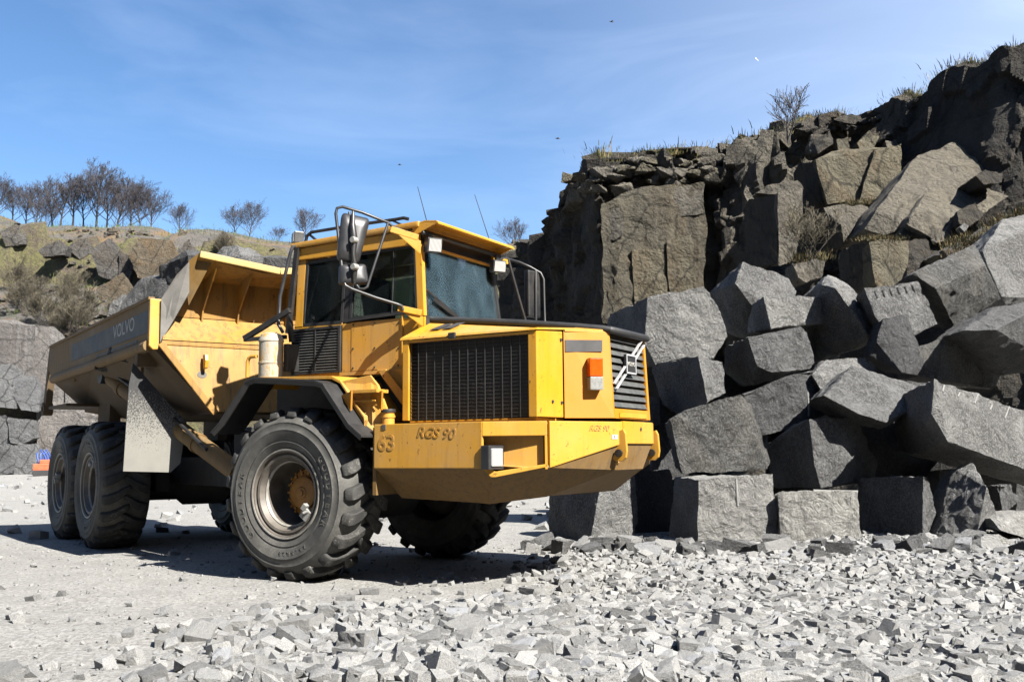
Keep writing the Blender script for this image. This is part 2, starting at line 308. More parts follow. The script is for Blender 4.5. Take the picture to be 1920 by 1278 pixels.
# ------------------------------------------------------------------ mesh helpers
class MB:
    def __init__(s): s.v = []; s.f = []
    def add(s, vs, fs):
        k = len(s.v); s.v += [tuple(p) for p in vs]; s.f += [tuple(i+k for i in f) for f in fs]; return s
    def box(s, x0, x1, y0, y1, z0, z1):
        return s.add([(x0,y0,z0),(x1,y0,z0),(x1,y1,z0),(x0,y1,z0),(x0,y0,z1),(x1,y0,z1),(x1,y1,z1),(x0,y1,z1)],
                     [(0,3,2,1),(4,5,6,7),(0,1,5,4),(1,2,6,5),(2,3,7,6),(3,0,4,7)])
    def obox(s, c, ax, ay, az, hx, hy, hz):
        c, ax, ay, az = Vector(c), Vector(ax), Vector(ay), Vector(az); P = []
        for sz in (-1, 1):
            for sx, sy in ((-1,-1),(1,-1),(1,1),(-1,1)): P.append(c+ax*sx*hx+ay*sy*hy+az*sz*hz)
        return s.add(P, [(0,3,2,1),(4,5,6,7),(0,1,5,4),(1,2,6,5),(2,3,7,6),(3,0,4,7)])
    def bar(s, a, b, w, h, up=(0, 0, 1)):
        a, b = Vector(a), Vector(b); d = (b-a); L = d.length; d.normalize(); u = Vector(up); sd = d.cross(u)
        if sd.length < 1e-5: sd = d.cross(Vector((1, 0, 0)))
        sd.normalize(); u = sd.cross(d); return s.obox((a+b)/2, d, sd, u, L/2, w/2, h/2)
    def prism(s, poly, vec):
        n = len(poly); vec = Vector(vec); P = [Vector(p) for p in poly]
        return s.add(P+[p+vec for p in P], [tuple(range(n))[::-1], tuple(range(n, 2*n))]+[(i, (i+1) % n, n+(i+1) % n, n+i) for i in range(n)])
    def sheet(s, A, B, vec):          # thick sheet lofted between two polylines
        n = len(A); vec = Vector(vec); A = [Vector(p) for p in A]; B = [Vector(p) for p in B]
        P = A+B+[p+vec for p in A]+[p+vec for p in B]; f = []
        for i in range(n-1):
            f += [(i, i+1, n+i+1, n+i), (2*n+i, 3*n+i, 3*n+i+1, 2*n+i+1), (i, 2*n+i, 2*n+i+1, i+1), (n+i, n+i+1, 3*n+i+1, 3*n+i)]
        f += [(0, n, 3*n, 2*n), (n-1, 3*n-1, 4*n-1, 2*n-1)]
        return s.add(P, f)
    def tube(s, path, r, seg=8, cap=True):
        P = [Vector(p) for p in path]; n = len(P); rr = r if isinstance(r, (list, tuple)) else [r]*n
        vs = []; last = None
        for i in range(n):
            d = (P[min(i+1, n-1)]-P[max(i-1, 0)]).normalized()
            ref = last if last is not None else (Vector((0, 0, 1)) if abs(d.z) < 0.9 else Vector((1, 0, 0)))
            a = d.cross(ref); a = a.normalized() if a.length > 1e-6 else d.orthogonal().normalized()
            b = a.cross(d); last = b
            for k in range(seg):
                t = 2*math.pi*k/seg; vs.append(P[i]+a*math.cos(t)*rr[i]+b*math.sin(t)*rr[i])
        fs = [(i*seg+k, i*seg+(k+1) % seg, (i+1)*seg+(k+1) % seg, (i+1)*seg+k) for i in range(n-1) for k in range(seg)]
        if cap: fs += [tuple(range(seg))[::-1], tuple(range((n-1)*seg, n*seg))]
        return s.add(vs, fs)
    def lathe(s, prof, seg=48, axis='y', c=(0, 0, 0), closed=False):
        vs = []; n = len(prof)
        for k in range(seg):
            t = 2*math.pi*k/seg
            for r, a in prof:
                vs.append((c[0]+r*math.cos(t), c[1]+a, c[2]+r*math.sin(t)) if axis == 'y' else (c[0]+r*math.cos(t), c[1]+r*math.sin(t), c[2]+a))
        m = n if closed else n-1
        return s.add(vs, [(k*n+i, k*n+(i+1) % n, ((k+1) % seg)*n+(i+1) % n, ((k+1) % seg)*n+i) for k in range(seg) for i in range(m)])
    def mesh(s, name, bevel=0.0, smooth=None, xf=None, seg=2):
        me = bpy.data.meshes.new(name); vs = [xf @ Vector(p) for p in s.v] if xf else s.v
        me.from_pydata([tuple(v) for v in vs], [], s.f)
        bm = bmesh.new(); bm.from_mesh(me)
        bmesh.ops.recalc_face_normals(bm, faces=bm.faces)
        if bevel > 0:
            ed = [e for e in bm.edges if len(e.link_faces) == 2 and e.calc_face_angle(0) > R(25)]
            bmesh.ops.bevel(bm, geom=ed, offset=bevel, segments=seg, affect='EDGES', profile=0.7, clamp_overlap=True)
        bm.to_mesh(me); bm.free()
        if smooth is not None:
            me.polygons.foreach_set('use_smooth', [True]*len(me.polygons)); me.set_sharp_from_angle(angle=R(smooth))
        return me
    def build(s, name, mat, parent=None, bevel=0.0, smooth=None, xf=None, seg=2):
        return obj(name, s.mesh(name, bevel, smooth, xf, seg), mat, parent)
def obj(name, me, mat, parent=None):
    o = bpy.data.objects.new(name, me); COL.objects.link(o)
    if mat is not None and not me.materials: me.materials.append(M[mat] if isinstance(mat, str) else mat)
    if parent is not None: o.parent = parent
    return o
def empty(name, parent=None, loc=(0, 0, 0), rot=(0, 0, 0)):
    o = bpy.data.objects.new(name, None); COL.objects.link(o); o.location = loc; o.rotation_euler = rot; o.empty_display_size = 0.2
    if parent is not None: o.parent = parent
    return o
def tag(o, label=None, cat=None, group=None, kind=None):
    if label: o['label'] = label
    if cat: o['category'] = cat
    if group: o['group'] = group
    if kind: o['kind'] = kind
    return o
def text_mesh(txt, size, depth=0.002, shear=0.0):
    cu = bpy.data.curves.new('lettering', 'FONT'); cu.body = txt; cu.size = size; cu.extrude = depth; cu.align_x = 'CENTER'; cu.align_y = 'CENTER'; cu.shear = shear; cu.offset = size*0.012
    o = bpy.data.objects.new('lettering', cu); COL.objects.link(o)
    bpy.context.view_layer.update()
    me = bpy.data.meshes.new_from_object(o.evaluated_get(bpy.context.evaluated_depsgraph_get()))
    bpy.data.objects.remove(o); return me
def lettering(name, txt, size, c, xdir, up, mat, parent, sx=1.0, shear=0.0):
    me = text_mesh(txt, size, 0.002, shear); xd = Vector(xdir).normalized(); u = Vector(up).normalized(); n = xd.cross(u)
    xd = xd*sx
    me.transform(Matrix(((xd.x, u.x, n.x, c[0]), (xd.y, u.y, n.y, c[1]), (xd.z, u.z, n.z, c[2]), (0, 0, 0, 1))))
    return obj(name, me, mat, parent)

# ================================================================== SETTING
def set_np_mesh(name, V, F, mat, parent=None, smooth=False):
    me = bpy.data.meshes.new(name); V = np.asarray(V, np.float32); F = np.asarray(F, np.int32)
    k = F.shape[1]
    me.vertices.add(len(V)); me.vertices.foreach_set('co', V.ravel())
    me.loops.add(F.size); me.loops.foreach_set('vertex_index', F.ravel())
    me.polygons.add(len(F)); me.polygons.foreach_set('loop_start', np.arange(0, F.size, k, dtype=np.int32)); me.polygons.foreach_set('loop_total', np.full(len(F), k, np.int32))
    me.polygons.foreach_set('use_smooth', np.full(len(F), bool(smooth)))
    me.update(calc_edges=True); me.validate()
    return obj(name, me, mat, parent)
def grid_faces(nu, nv):
    i = np.arange(nu*nv).reshape(nu, nv)
    return np.stack([i[:-1, :-1], i[1:, :-1], i[1:, 1:], i[:-1, 1:]], -1).reshape(-1, 4)
# cheap value noise on arrays
_rng = np.random.default_rng(5); _tab = _rng.random((256, 256))
def vnoise(x, y):
    xi = np.floor(x).astype(int); yi = np.floor(y).astype(int); fx = x-xi; fy = y-yi
    fx = fx*fx*(3-2*fx); fy = fy*fy*(3-2*fy); g = lambda a, b: _tab[a % 256, b % 256]
    return (g(xi, yi)*(1-fx)+g(xi+1, yi)*fx)*(1-fy)+(g(xi, yi+1)*(1-fx)+g(xi+1, yi+1)*fx)*fy-0.5
def fbm(x, y, o=4):
    r = 0; a = 1.0
    for k in range(o): r = r+a*vnoise(x*2**k+17.3*k, y*2**k-9.1*k); a *= 0.5
    return r
def facets(S, Z, seeds, rs, amp, tilt, rng):
    """angular blocks: every cell of a jittered point set gets its own tilted plane"""
    sd = np.stack([rng.uniform(S.min(), S.max(), seeds), rng.uniform(Z.min(), Z.max(), seeds)], 1)
    off = rng.uniform(-amp, amp, seeds); ta = rng.uniform(-tilt, tilt, seeds); tb = rng.uniform(-tilt, tilt, seeds)
    best = np.full(S.shape, 1e9); res = np.zeros(S.shape)
    for k in range(seeds):
        ds = (S-sd[k, 0]); dz = (Z-sd[k, 1])*rs; d = np.abs(ds)**1.0+np.abs(dz)
        w = d < best; best[w] = d[w]; res[w] = (off[k]+ta[k]*ds+tb[k]*(Z-sd[k, 1]))[w]
    return res

def ground_z(x, y):
    near = np.clip((14-y)/6, 0, 1)
    z = 0.10*fbm(x*0.22+3, y*0.22+1, 3)*np.clip((np.hypot(x+1.2, y-11)-1.0)/4, 0.1, 1)
    z = z+0.035*fbm(x*1.7, y*1.7, 4)*near
    z = z+0.05*np.exp(-(((x-0.0)/2.2)**2+((y-6.6)/0.9)**2))
    return z
ys = np.concatenate([np.linspace(-25, 2, 12), np.linspace(2.4, 15, 210), np.linspace(15.6, 80, 70), np.linspace(85, 900, 30)])
xs = np.concatenate([np.linspace(-900, -42, 20), np.linspace(-40, -6.2, 60), np.linspace(-6, 9, 190), np.linspace(9.4, 40, 50), np.linspace(42, 900, 20)])
GX, GY = np.meshgrid(xs, ys, indexing='ij'); GZ = ground_z(GX, GY)
far = np.clip((np.hypot(GX, GY-30)-110)/200, 0, 1); GZ = GZ*(1-far)
g = set_np_mesh('ground', np.stack([GX, GY, GZ], -1).reshape(-1, 3), grid_faces(len(xs), len(ys)), 'quarry_floor', None, True)
tag(g, kind='structure')

# ---- convex rocks
def hull_mesh(name, pts, cuts=3, amp=0.02, seed=0, mat='granite_grey', big=1.0):
    bm = bmesh.new()
    for p in pts: bm.verts.new(p)
    r = bmesh.ops.convex_hull(bm, input=bm.verts)
    bmesh.ops.delete(bm, geom=[g_ for g_ in r['geom_interior'] if isinstance(g_, bmesh.types.BMVert)], context='VERTS')
    loose = [v for v in bm.verts if not v.link_faces]
    if loose: bmesh.ops.delete(bm, geom=loose, context='VERTS')
    bmesh.ops.dissolve_limit(bm, angle_limit=R(6), verts=bm.verts, edges=bm.edges)
    bmesh.ops.recalc_face_normals(bm, faces=bm.faces)
    bmesh.ops.triangulate(bm, faces=bm.faces)
    if cuts:
        L = max((e.calc_length() for e in bm.edges), default=1)
        for it in range(cuts):
            tgt = L/2**(it+1)
            ed = [e for e in bm.edges if e.calc_length() > tgt*1.05]
            if ed: bmesh.ops.subdivide_edges(bm, edges=ed, cuts=1)
            bmesh.ops.triangulate(bm, faces=[f for f in bm.faces if len(f.verts) > 3])
        bm.normal_update(); off = Vector((seed*7.31, seed*3.17, seed*1.7)); mv = []
        for v in bm.verts:
            p = v.co; n = v.normal
            d = mnoise.noise((p+off)*1.6/big)*0.7+mnoise.noise((p+off)*4.2/big)*0.8+mnoise.noise((p+off)*10/big)*0.45+mnoise.noise((p+off)*23/big)*0.2
            d -= max(0.0, mnoise.noise((p+off*1.3)*2.3/big)-0.30)*3.0+max(0.0, mnoise.noise((p-off*0.7)*7.0/big)-0.32)*2.0
            e = Vector((mnoise.noise((p-off)*6/big), mnoise.noise((p+off*2)*6/big), mnoise.noise((p-off*3)*6/big)))*0.35
            mv.append(p+(n*d+e)*amp)
        for v, q in zip(bm.verts, mv): v.co = q
    me = bpy.data.meshes.new(name); bm.to_mesh(me); bm.free()
    if cuts: 
        me.polygons.foreach_set('use_smooth', [True]*len(me.polygons)); me.set_sharp_from_angle(angle=R(28))
    me.materials.append(M[mat]); return me
def traced(D, pts, thick=1.0, shrink=0.78, sink=0.0):
    """solid from visible corners (u, v, depth offset): corners plus a smaller far side"""
    P = [at(u, v, D+d) for u, v, d in pts]; c = sum(P, Vector())/len(P)
    mxd = max(p.y for p in P)
    back = []
    for p in P:
        q = c+(p-c)*shrink; back.append(Vector((q.x, max(p.y+0.25*thick, min(mxd, p.y+thick)+0.35*thick), q.z-sink)))
    return P+back
def place_mesh(name, me, parent=None):
    """put the object origin at the base centre of its mesh"""
    n = len(me.vertices); co = np.empty(n*3, np.float32); me.vertices.foreach_get('co', co); co = co.reshape(-1, 3)
    c = Vector(((co[:, 0].min()+co[:, 0].max())/2, (co[:, 1].min()+co[:, 1].max())/2, co[:, 2].min()))
    me.transform(Matrix.Translation(-c)); o = obj(name, me, None, parent); o.location = c if parent is None else c-parent.location; return o


# ================================================================== DUMP TRUCK  (x forward, y left, z up; origin under the front axle)
A1, A2 = R(30.03), R(54.445)
truck = empty('dump_truck', None, (-1.358, 10.469, 0.0), (0, 0, -A1))
tag(truck, 'yellow six-wheeled articulated dump truck loaded with granite blocks', 'dump truck')
TRL = Matrix.Translation((-1.21, 0, 0)) @ Matrix.Rotation(-(A2-A1), 4, 'Z')     # trailer frame -> truck frame
def tpart(mb, name, mat, parent=truck, **k): return mb.build(name, mat, parent, **k)
def rpart(mb, name, mat, parent=truck, **k): return mb.build(name, mat, parent, xf=TRL, **k)

# ---- wheels: outer face at y = 0 towards -y, axle along y
def make_tyre():
    prof = [(0.385, 0.055), (0.40, 0.035), (0.43, 0.022), (0.47, 0.004), (0.485, 0.010), (0.50, 0.000), (0.56, -0.006), (0.58, -0.012), (0.592, -0.004), (0.635, 0.004), (0.648, 0.000), (0.66, 0.012), (0.69, 0.030), (0.715, 0.065), (0.728, 0.11), (0.735, 0.20), (0.737, 0.30)]
    prof = prof+[(r, 0.60-a) for r, a in prof[-2::-1]]
    m = MB().lathe(prof, 72, closed=True); return m.mesh('tyre', smooth=35)
def make_lugs():
    m = MB(); n = 21
    for side in (0, 1):
        for k in range(n):
            t0 = 2*math.pi*(k+0.5*side)/n
            def P(a, y, r): 
                yy = y if side == 0 else 0.60-y
                return (r*math.cos(a), yy, r*math.sin(a))
            w = 0.085; sh = 0.11
            st = [(0.018, 0.690, 0.715, 0.0, w*0.86), (0.045, 0.70, 0.766, 0.0, w), (0.10, 0.71, 0.787, 0.02, w), (0.19, 0.72, 0.793, 0.07, w*0.92), (0.28, 0.72, 0.793, sh+0.05, w*0.72), (0.335, 0.72, 0.785, sh+0.09, w*0.5)]
            vs = []; fs = []
            for y, r0, r1, ds, ww in st:
                dd = ds if side == 0 else ds
                vs += [P(t0+dd-ww, y, r0), P(t0+dd+ww, y, r0), P(t0+dd+ww*0.84, y, r1), P(t0+dd-ww*0.84, y, r1)]
            q = len(st)
            for i in range(q-1):
                for j in range(4): fs.append((i*4+j, i*4+(j+1) % 4, (i+1)*4+(j+1) % 4, (i+1)*4+j))
            fs += [(3, 2, 1, 0), ((q-1)*4, (q-1)*4+1, (q-1)*4+2, (q-1)*4+3)]
            m.add(vs, fs)
    return m.mesh('tread_lugs', bevel=0.008, smooth=40, seg=1)
def make_rim():
    m = MB().lathe([(0.300, 0.10), (0.330, 0.045), (0.352, 0.040), (0.356, 0.052), (0.372, 0.055), (0.378, 0.030), (0.392, 0.022), (0.402, 0.030), (0.402, 0.075), (0.36, 0.09), (0.34, 0.30), (0.30, 0.36), (0.24, 0.40), (0.10, 0.40), (0.10, 0.395), (0.235, 0.392), (0.272, 0.35), (0.285, 0.30), (0.285, 0.12)], 56, closed=True)
    return m.mesh('rim', smooth=35)
def make_rim_lip():
    m = MB().lathe([(0.392, 0.018), (0.404, 0.016), (0.408, 0.028), (0.400, 0.034), (0.390, 0.03)], 56, closed=True)
    m.lathe([(0.283, 0.108), (0.296, 0.090), (0.304, 0.096), (0.298, 0.115)], 56, closed=True); return m.mesh('rim_lip', smooth=50)
def make_hub():
    m = MB().lathe([(0.0, 0.235), (0.05, 0.235), (0.06, 0.245), (0.13, 0.25), (0.15, 0.262), (0.15, 0.30), (0.185, 0.305), (0.215, 0.315), (0.215, 0.395), (0.0, 0.395)], 40)
    for k in range(14):
        t = 2*math.pi*k/14; c = (0.182*math.cos(t), 0, 0.182*math.sin(t)); m.lathe([(0.0, 0.285), (0.014, 0.285), (0.016, 0.31)], 6, c=c)
    for k in range(20):
        t = 2*math.pi*k/20; c = (0.215*math.cos(t), 0, 0.215*math.sin(t)); m.lathe([(0.0, 0.30), (0.012, 0.30), (0.013, 0.40)], 6, c=c)
    m.lathe([(0.0, 0.222), (0.028, 0.224), (0.03, 0.24)], 12, c=(0, 0, 0)); return m.mesh('hub', smooth=35)
def make_bracket():
    m = MB(); t = R(-38); ax = Vector((math.cos(t), 0, math.sin(t))); az = Vector((-math.sin(t), 0, math.cos(t)))
    m.obox(ax*0.29+Vector((0, 0.06, 0)), ax, (0, 1, 0), az, 0.045, 0.03, 0.05)
    m.tube([ax*0.25+Vector((0, 0.03, -0.03)), ax*0.30+Vector((0, 0.01, 0.02)), ax*0.34+Vector((0, 0.03, 0.06))], 0.014, 8)
    m.obox(ax*0.25+az*0.05+Vector((0, 0.04, 0)), ax, (0, 1, 0), az, 0.02, 0.03, 0.03); return m.mesh('valve_guard', bevel=0.006)
def make_tyre_text():
    bms = MB()
    def arc(txt, r, size, start, step):
        for i, ch in enumerate(txt):
            if ch == ' ': continue
            me = text_mesh(ch, size, 0.003); a = start-i*step
            rad = Vector((math.cos(a), 0, math.sin(a))); tg = Vector((math.sin(a), 0, -math.cos(a))); n = Vector((0, -1, 0))
            mt = Matrix(((tg.x, rad.x, n.x, rad.x*r), (0, 0, n.y, -0.004), (tg.z, rad.z, n.z, rad.z*r), (0, 0, 0, 1)))
            # the wheel is seen from -y: +x is to the right there
            k = len(bms.v); bms.v += [tuple(mt @ v.co) for v in me.vertices]; bms.f += [tuple(i_+k for i_ in p.vertices) for p in me.polygons]
            bpy.data.meshes.remove(me)
    arc('GOODYEAR', 0.535, 0.085, R(225), R(9.0)); arc('GOODYEAR', 0.535, 0.085, R(35), R(9.0)); arc('23.5R25', 0.53, 0.05, R(300), R(5.5))
    me = bpy.data.meshes.new('sidewall_lettering'); me.from_pydata(bms.v, [], bms.f); return me
plain('tyre_letter', (0.10, 0.097, 0.085), 0.75, 0, 0.4, 12, 0.15)
wheel_parts = [('tyre', make_tyre(), 'tyre_rubber'), ('tread_lugs', make_lugs(), 'tread_rubber'), ('rim', make_rim(), 'rim_metal'), ('rim_lip', make_rim_lip(), 'rim_lip'),
               ('hub', make_hub(), 'hub_orange'), ('valve_guard', make_bracket(), 'knob_grey'), ('sidewall_lettering', make_tyre_text(), 'tyre_letter')]
def wheel(frame, x, side, spin):
    w = empty('wheel', truck)
    m = Matrix.Translation((x, -1.45 if side < 0 else 1.45, 0.785)) @ (Matrix.Rotation(math.pi, 4, 'Z') if side > 0 else Matrix.Identity(4)) @ Matrix.Rotation(spin, 4, 'Y')
    w.matrix_local = frame @ m
    for nm, me, mt in wheel_parts:
        o_ = obj(nm, me, mt, w)
        if nm in ('sidewall_lettering', 'tread_lugs'): o_['kind'] = 'stuff'
I4 = Matrix.Identity(4)
wheel(I4, 0, -1, 0.0); wheel(I4, 0, 1, 0.6)
for x in (-2.965, -4.635):
    wheel(TRL, x, -1, 1.1+x); wheel(TRL, x, 1, 0.3+x)

# ---- running gear
m = MB(); m.box(-1.1, 2.3, -0.42, -0.30, 0.85, 1.25); m.box(-1.1, 2.3, 0.30, 0.42, 0.85, 1.25); m.box(-1.15, -0.9, -0.45, 0.45, 0.75, 1.35); m.box(0.2, 2.2, -0.55, 0.55, 0.95, 1.9); m.box(-0.9, 0.3, -0.6, 0.6, 1.2, 1.9)
tpart(m, 'front_frame', 'chassis_dark', bevel=0.02)
m = MB().tube([(0, -1.1, 0.785), (0, -0.5, 0.785), (0, -0.3, 0.785), (0, 0.3, 0.785), (0, 0.5, 0.785), (0, 1.1, 0.785)], [0.17, 0.17, 0.3, 0.3, 0.17, 0.17], 16); tpart(m, 'front_axle', 'chassis_dark', smooth=40)
m = MB(); m.tube([(-0.25, 0, 0.7), (0.0, 0, 0.7)], [0.35, 0.35], 20); m.box(-3.4, 0.0, -0.40, 0.40, 0.78, 1.12); m.box(-5.6, -3.4, -0.45, 0.45, 0.85, 1.35); m.box(-1.0, -0.2, -0.3, 0.3, 1.1, 1.4)
rpart(m, 'rear_frame', 'chassis_dark', bevel=0.02)
for x in (-2.965, -4.635):
    m = MB().tube([(x, -1.1, 0.785), (x, -0.4, 0.785), (x, -0.25, 0.785), (x, 0.25, 0.785), (x, 0.4, 0.785), (x, 1.1, 0.785)], [0.15, 0.15, 0.28, 0.28, 0.15, 0.15], 16); rpart(m, 'rear_axle', 'chassis_dark', smooth=40)
for s in (-1, 1):
    m = MB(); m.bar((-2.6, s*0.62, 0.85), (-5.0, s*0.62, 0.85), 0.18, 0.32); rpart(m, 'bogie_beam', 'chassis_dark', bevel=0.02)
m = MB(); m.lathe([(0, -0.4), (0.22, -0.38), (0.30, -0.2), (0.30, 0.2), (0.22, 0.38), (0, 0.4)], 20, c=(-0.75, 0.2, 0.66)); tpart(m, 'hitch_housing', 'chassis_dark', smooth=40)

# ---- bumper
ZT, ZB = 1.394, 1.012
bump = empty('bumper', truck)
plan = [(0.937, -1.335), (2.046, -1.335), (2.515, -1.075), (2.53, -1.06), (2.866, -0.346), (2.866, 0.346), (2.53, 1.06), (2.046, 1.335), (0.937, 1.335)]
zb = [ZB, ZB, ZB, ZB, 1.206, 1.206, ZB, ZB, ZB]
def panel(a, b, za0, za1, zb0, zb1, th=0.02, inset=0.0):
    a, b = Vector((*a, 0)), Vector((*b, 0)); d = (b-a).normalized(); n = Vector((-d.y, d.x, 0))
    poly = [a+d*inset+Vector((0, 0, za0)), b-d*inset+Vector((0, 0, zb0)), b-d*inset+Vector((0, 0, zb1)), a+d*inset+Vector((0, 0, za1))]
    return poly, n*th
m = MB(); p, n = panel(plan[0], plan[1], ZB, ZT, ZB, ZT, 0.03); m.prism(p, n); tpart(m, 'side_panel', 'yellow_worn', bump, bevel=0.008)
m = MB(); p, n = panel(plan[7], plan[8], ZB, ZT, ZB, ZT, 0.03); m.prism(p, n); tpart(m, 'side_panel', 'yellow_worn', bump, bevel=0.008)
# corner section with headlight recess (near side) as a frame, far side solid
a, b = Vector((2.046, -1.335, 0)), Vector((2.515, -1.075, 0)); d = (b-a).normalized(); nn = Vector((-d.y, d.x, 0)); L = (b-a).length
def ap(s, z, o=0.0): v = a+d*s+nn*o; return (v.x, v.y, z)
m = MB()
m.prism([ap(0.004, 1.275), ap(L, 1.275), ap(L, ZT), ap(0.004, ZT)], nn*0.03)
m.prism([ap(L-0.022, 1.0), ap(L, 1.0), ap(L, 1.275), ap(L-0.022, 1.275)], nn*0.30)
m.prism([ap(0.004, 1.012), ap(0.07, 0.94), ap(0.11, 0.94), ap(L, 1.02), ap(L, 1.045), ap(0.11, 0.985), ap(0.02, 1.045), ap(0.004, 1.045)], nn*0.05)
tpart(m, 'corner_panel', 'yellow_paint', bump, bevel=0.006)
m = MB(); m.prism([ap(0.0, 1.04, 0.05), ap(L-0.03, 1.0, 0.05), ap(L-0.03, 1.0, 0.06), ap(0.0, 1.04, 0.12)], (0, 0, 0.012))
m.prism([ap(0.0, 1.0, 0.13), ap(L-0.03, 1.0, 0.055), ap(L-0.03, 1.385, 0.055), ap(0.0, 1.385, 0.13)], nn*0.015)
m.prism([ap(0.0, 1.02, 0.032), ap(0.0, 1.02, 0.17), ap(0.0, 1.39, 0.17), ap(0.0, 1.39, 0.032)], d*0.012)
tpart(m, 'recess_plate', 'yellow_worn', bump, bevel=0.003)
m = MB(); p, n = panel(plan[6], plan[7], ZB, ZT, ZB, ZT, 0.03); m.prism(p, n); tpart(m, 'corner_panel', 'yellow_paint', bump, bevel=0.006)
for i0, i1 in ((3, 4), (5, 6)):
    m = MB(); p, n = panel(plan[i0], plan[i1], zb[i0], ZT, zb[i1], ZT, 0.03); m.prism(p, n); tpart(m, 'front_corner_panel', 'yellow_paint', bump, bevel=0.008)
m = MB(); m.box(2.836, 2.866, -0.335, 0.335, 1.206, 1.40); tpart(m, 'front_panel', 'yellow_paint', bump, bevel=0.008)
m = MB(); m.prism([(x*1.0-(0.02 if x > 2 else 0), y*0.985, ZT-0.026) for x, y in plan], (0, 0, 0.014)); tpart(m, 'top_plate', 'yellow_worn', bump)
# headlight
hx = (d*0.75-nn*0.66).normalized(); hs = Vector((-hx.y, hx.x, 0)); hc = Vector(ap(0.085, 1.10, 0.02))
m = MB(); m.obox(hc, hx, hs, (0, 0, 1), 0.045, 0.092, 0.098); hl = tpart(m, 'headlight', 'mirror_back', bump, bevel=0.012)
m = MB(); m.obox(hc+hx*0.046, hx, hs, (0, 0, 1), 0.012, 0.066, 0.074); tpart(m, 'headlight_lens', 'lamp_lens', bump, bevel=0.01)
# tow ears with pins, small bolts
for y in (-0.37, 0.37):
    m = MB(); pr = [(2.80, 1.30), (2.885, 1.33), (2.905, 1.29), (2.915, 1.14), (2.905, 1.085), (2.87, 1.055), (2.81, 1.055), (2.76, 1.09), (2.70, 1.16)]
    m.prism([(x, y-0.016, z) for x, z in pr], (0, 0.032, 0)); ear = tpart(m, 'tow_ear', 'yellow_paint', bump, bevel=0.006)
    m = MB().tube([(2.845, y-0.04, 1.125), (2.845, y+0.04, 1.125)], 0.034, 18); tpart(m, 'tow_pin', 'steel_pin', bump, smooth=40, bevel=0.004)
m = MB(); m.obox((2.868, 0.05, 1.335), (1, 0, 0), (0, 0.7071, 0.7071), (0, -0.7071, 0.7071), 0.003, 0.015, 0.015); tpart(m, 'bolt_hole', 'chassis_dark', bump)
sb = Vector((2.53, -1.06, 0)); db = (Vector((2.866, -0.346, 0))-sb).normalized(); nb = Vector((db.y, -db.x, 0))
def bp(s, z, o=0.003): v = sb+db*s+nb*o; return (v.x, v.y, z)
m = MB(); m.prism([bp(0.66, 1.245), bp(0.725, 1.245), bp(0.725, 1.282), bp(0.66, 1.282)], nb*0.002); tpart(m, 'sticker', 'sticker_white', bump)
lettering('sticker_print', 'S', 0.03, bp(0.692, 1.263, 0.0062), db, (0, 0, 1), 'letter_dark', bump)
lettering('worn_lettering', 'RGS 90', 0.125, (1.585, -1.3375, 1.305), (1, 0, -0.06), (0, 0, 1), 'letter_ghost', bump, 1.0, 0.35)
lettering('worn_lettering', 'RGS 90', 0.07, bp(0.52, 1.335, 0.0032), db, (0, 0, 1), 'letter_ghost', bump, 1.0, 0.35)
lettering('worn_number', '63', 0.19, (1.075, -1.3375, 1.225), (1, 0, 0), (0, 0, 1), 'letter_ghost', bump)
m = MB(); m.tube([(0.99, -1.20, 1.39), (0.99, -1.20, 1.50)], 0.055, 20); m.tube([(0.99, -1.20, 1.455), (0.99, -1.20, 1.475)], 0.062, 20); tpart(m, 'filler_neck', 'yellow_worn', smooth=40)
m = MB().tube([(0.99, -1.20, 1.50), (0.99, -1.20, 1.53)], 0.066, 20); tpart(m, 'filler_cap', 'black_rubber', smooth=40, bevel=0.006)
m = MB().obox((1.045, -1.337, 1.368), (1, 0, 0), (0, 1, 0), (0, 0, 1), 0.02, 0.003, 0.022); tpart(m, 'badge_print', 'letter_dark', bump)
# belly plates
top = [(0.937, -1.32, ZB), (2.04, -1.32, ZB), (2.12, -1.28, 0.955), (2.52, -1.06, 1.012), (2.85, -0.34, 1.206), (2.85, 0.34, 1.206), (2.52, 1.06, 1.012), (2.04, 1.32, ZB), (0.937, 1.32, ZB)]
bot = [(0.937, -0.92, 0.74), (1.75, -0.92, 0.71), (1.85, -0.90, 0.70), (2.30, -0.70, 0.76), (2.78, -0.28, 0.98), (2.78, 0.28, 0.98), (2.30, 0.70, 0.76), (1.75, 0.92, 0.71), (0.937, 0.92, 0.74)]
m = MB(); m.sheet(top, bot, (-0.01, 0, 0.02)); m.prism([(x, y, z+0.004) for x, y, z in bot[:4]]+[(2.30, 0.70, 0.764), (1.75, 0.92, 0.714), (0.937, 0.92, 0.744)], (0, 0, 0.02)); m.prism([(2.30, -0.70, 0.764), (2.78, -0.28, 0.984), (2.78, 0.28, 0.984), (2.30, 0.70, 0.764)], (0, 0, 0.02))
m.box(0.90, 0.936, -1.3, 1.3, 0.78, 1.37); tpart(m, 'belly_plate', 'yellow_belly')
m = MB(); m.tube([(2.20, -0.98, 0.87), (2.80, -0.30, 1.045)], 0.012, 8); tpart(m, 'belly_seam', 'yellow_worn', smooth=40)

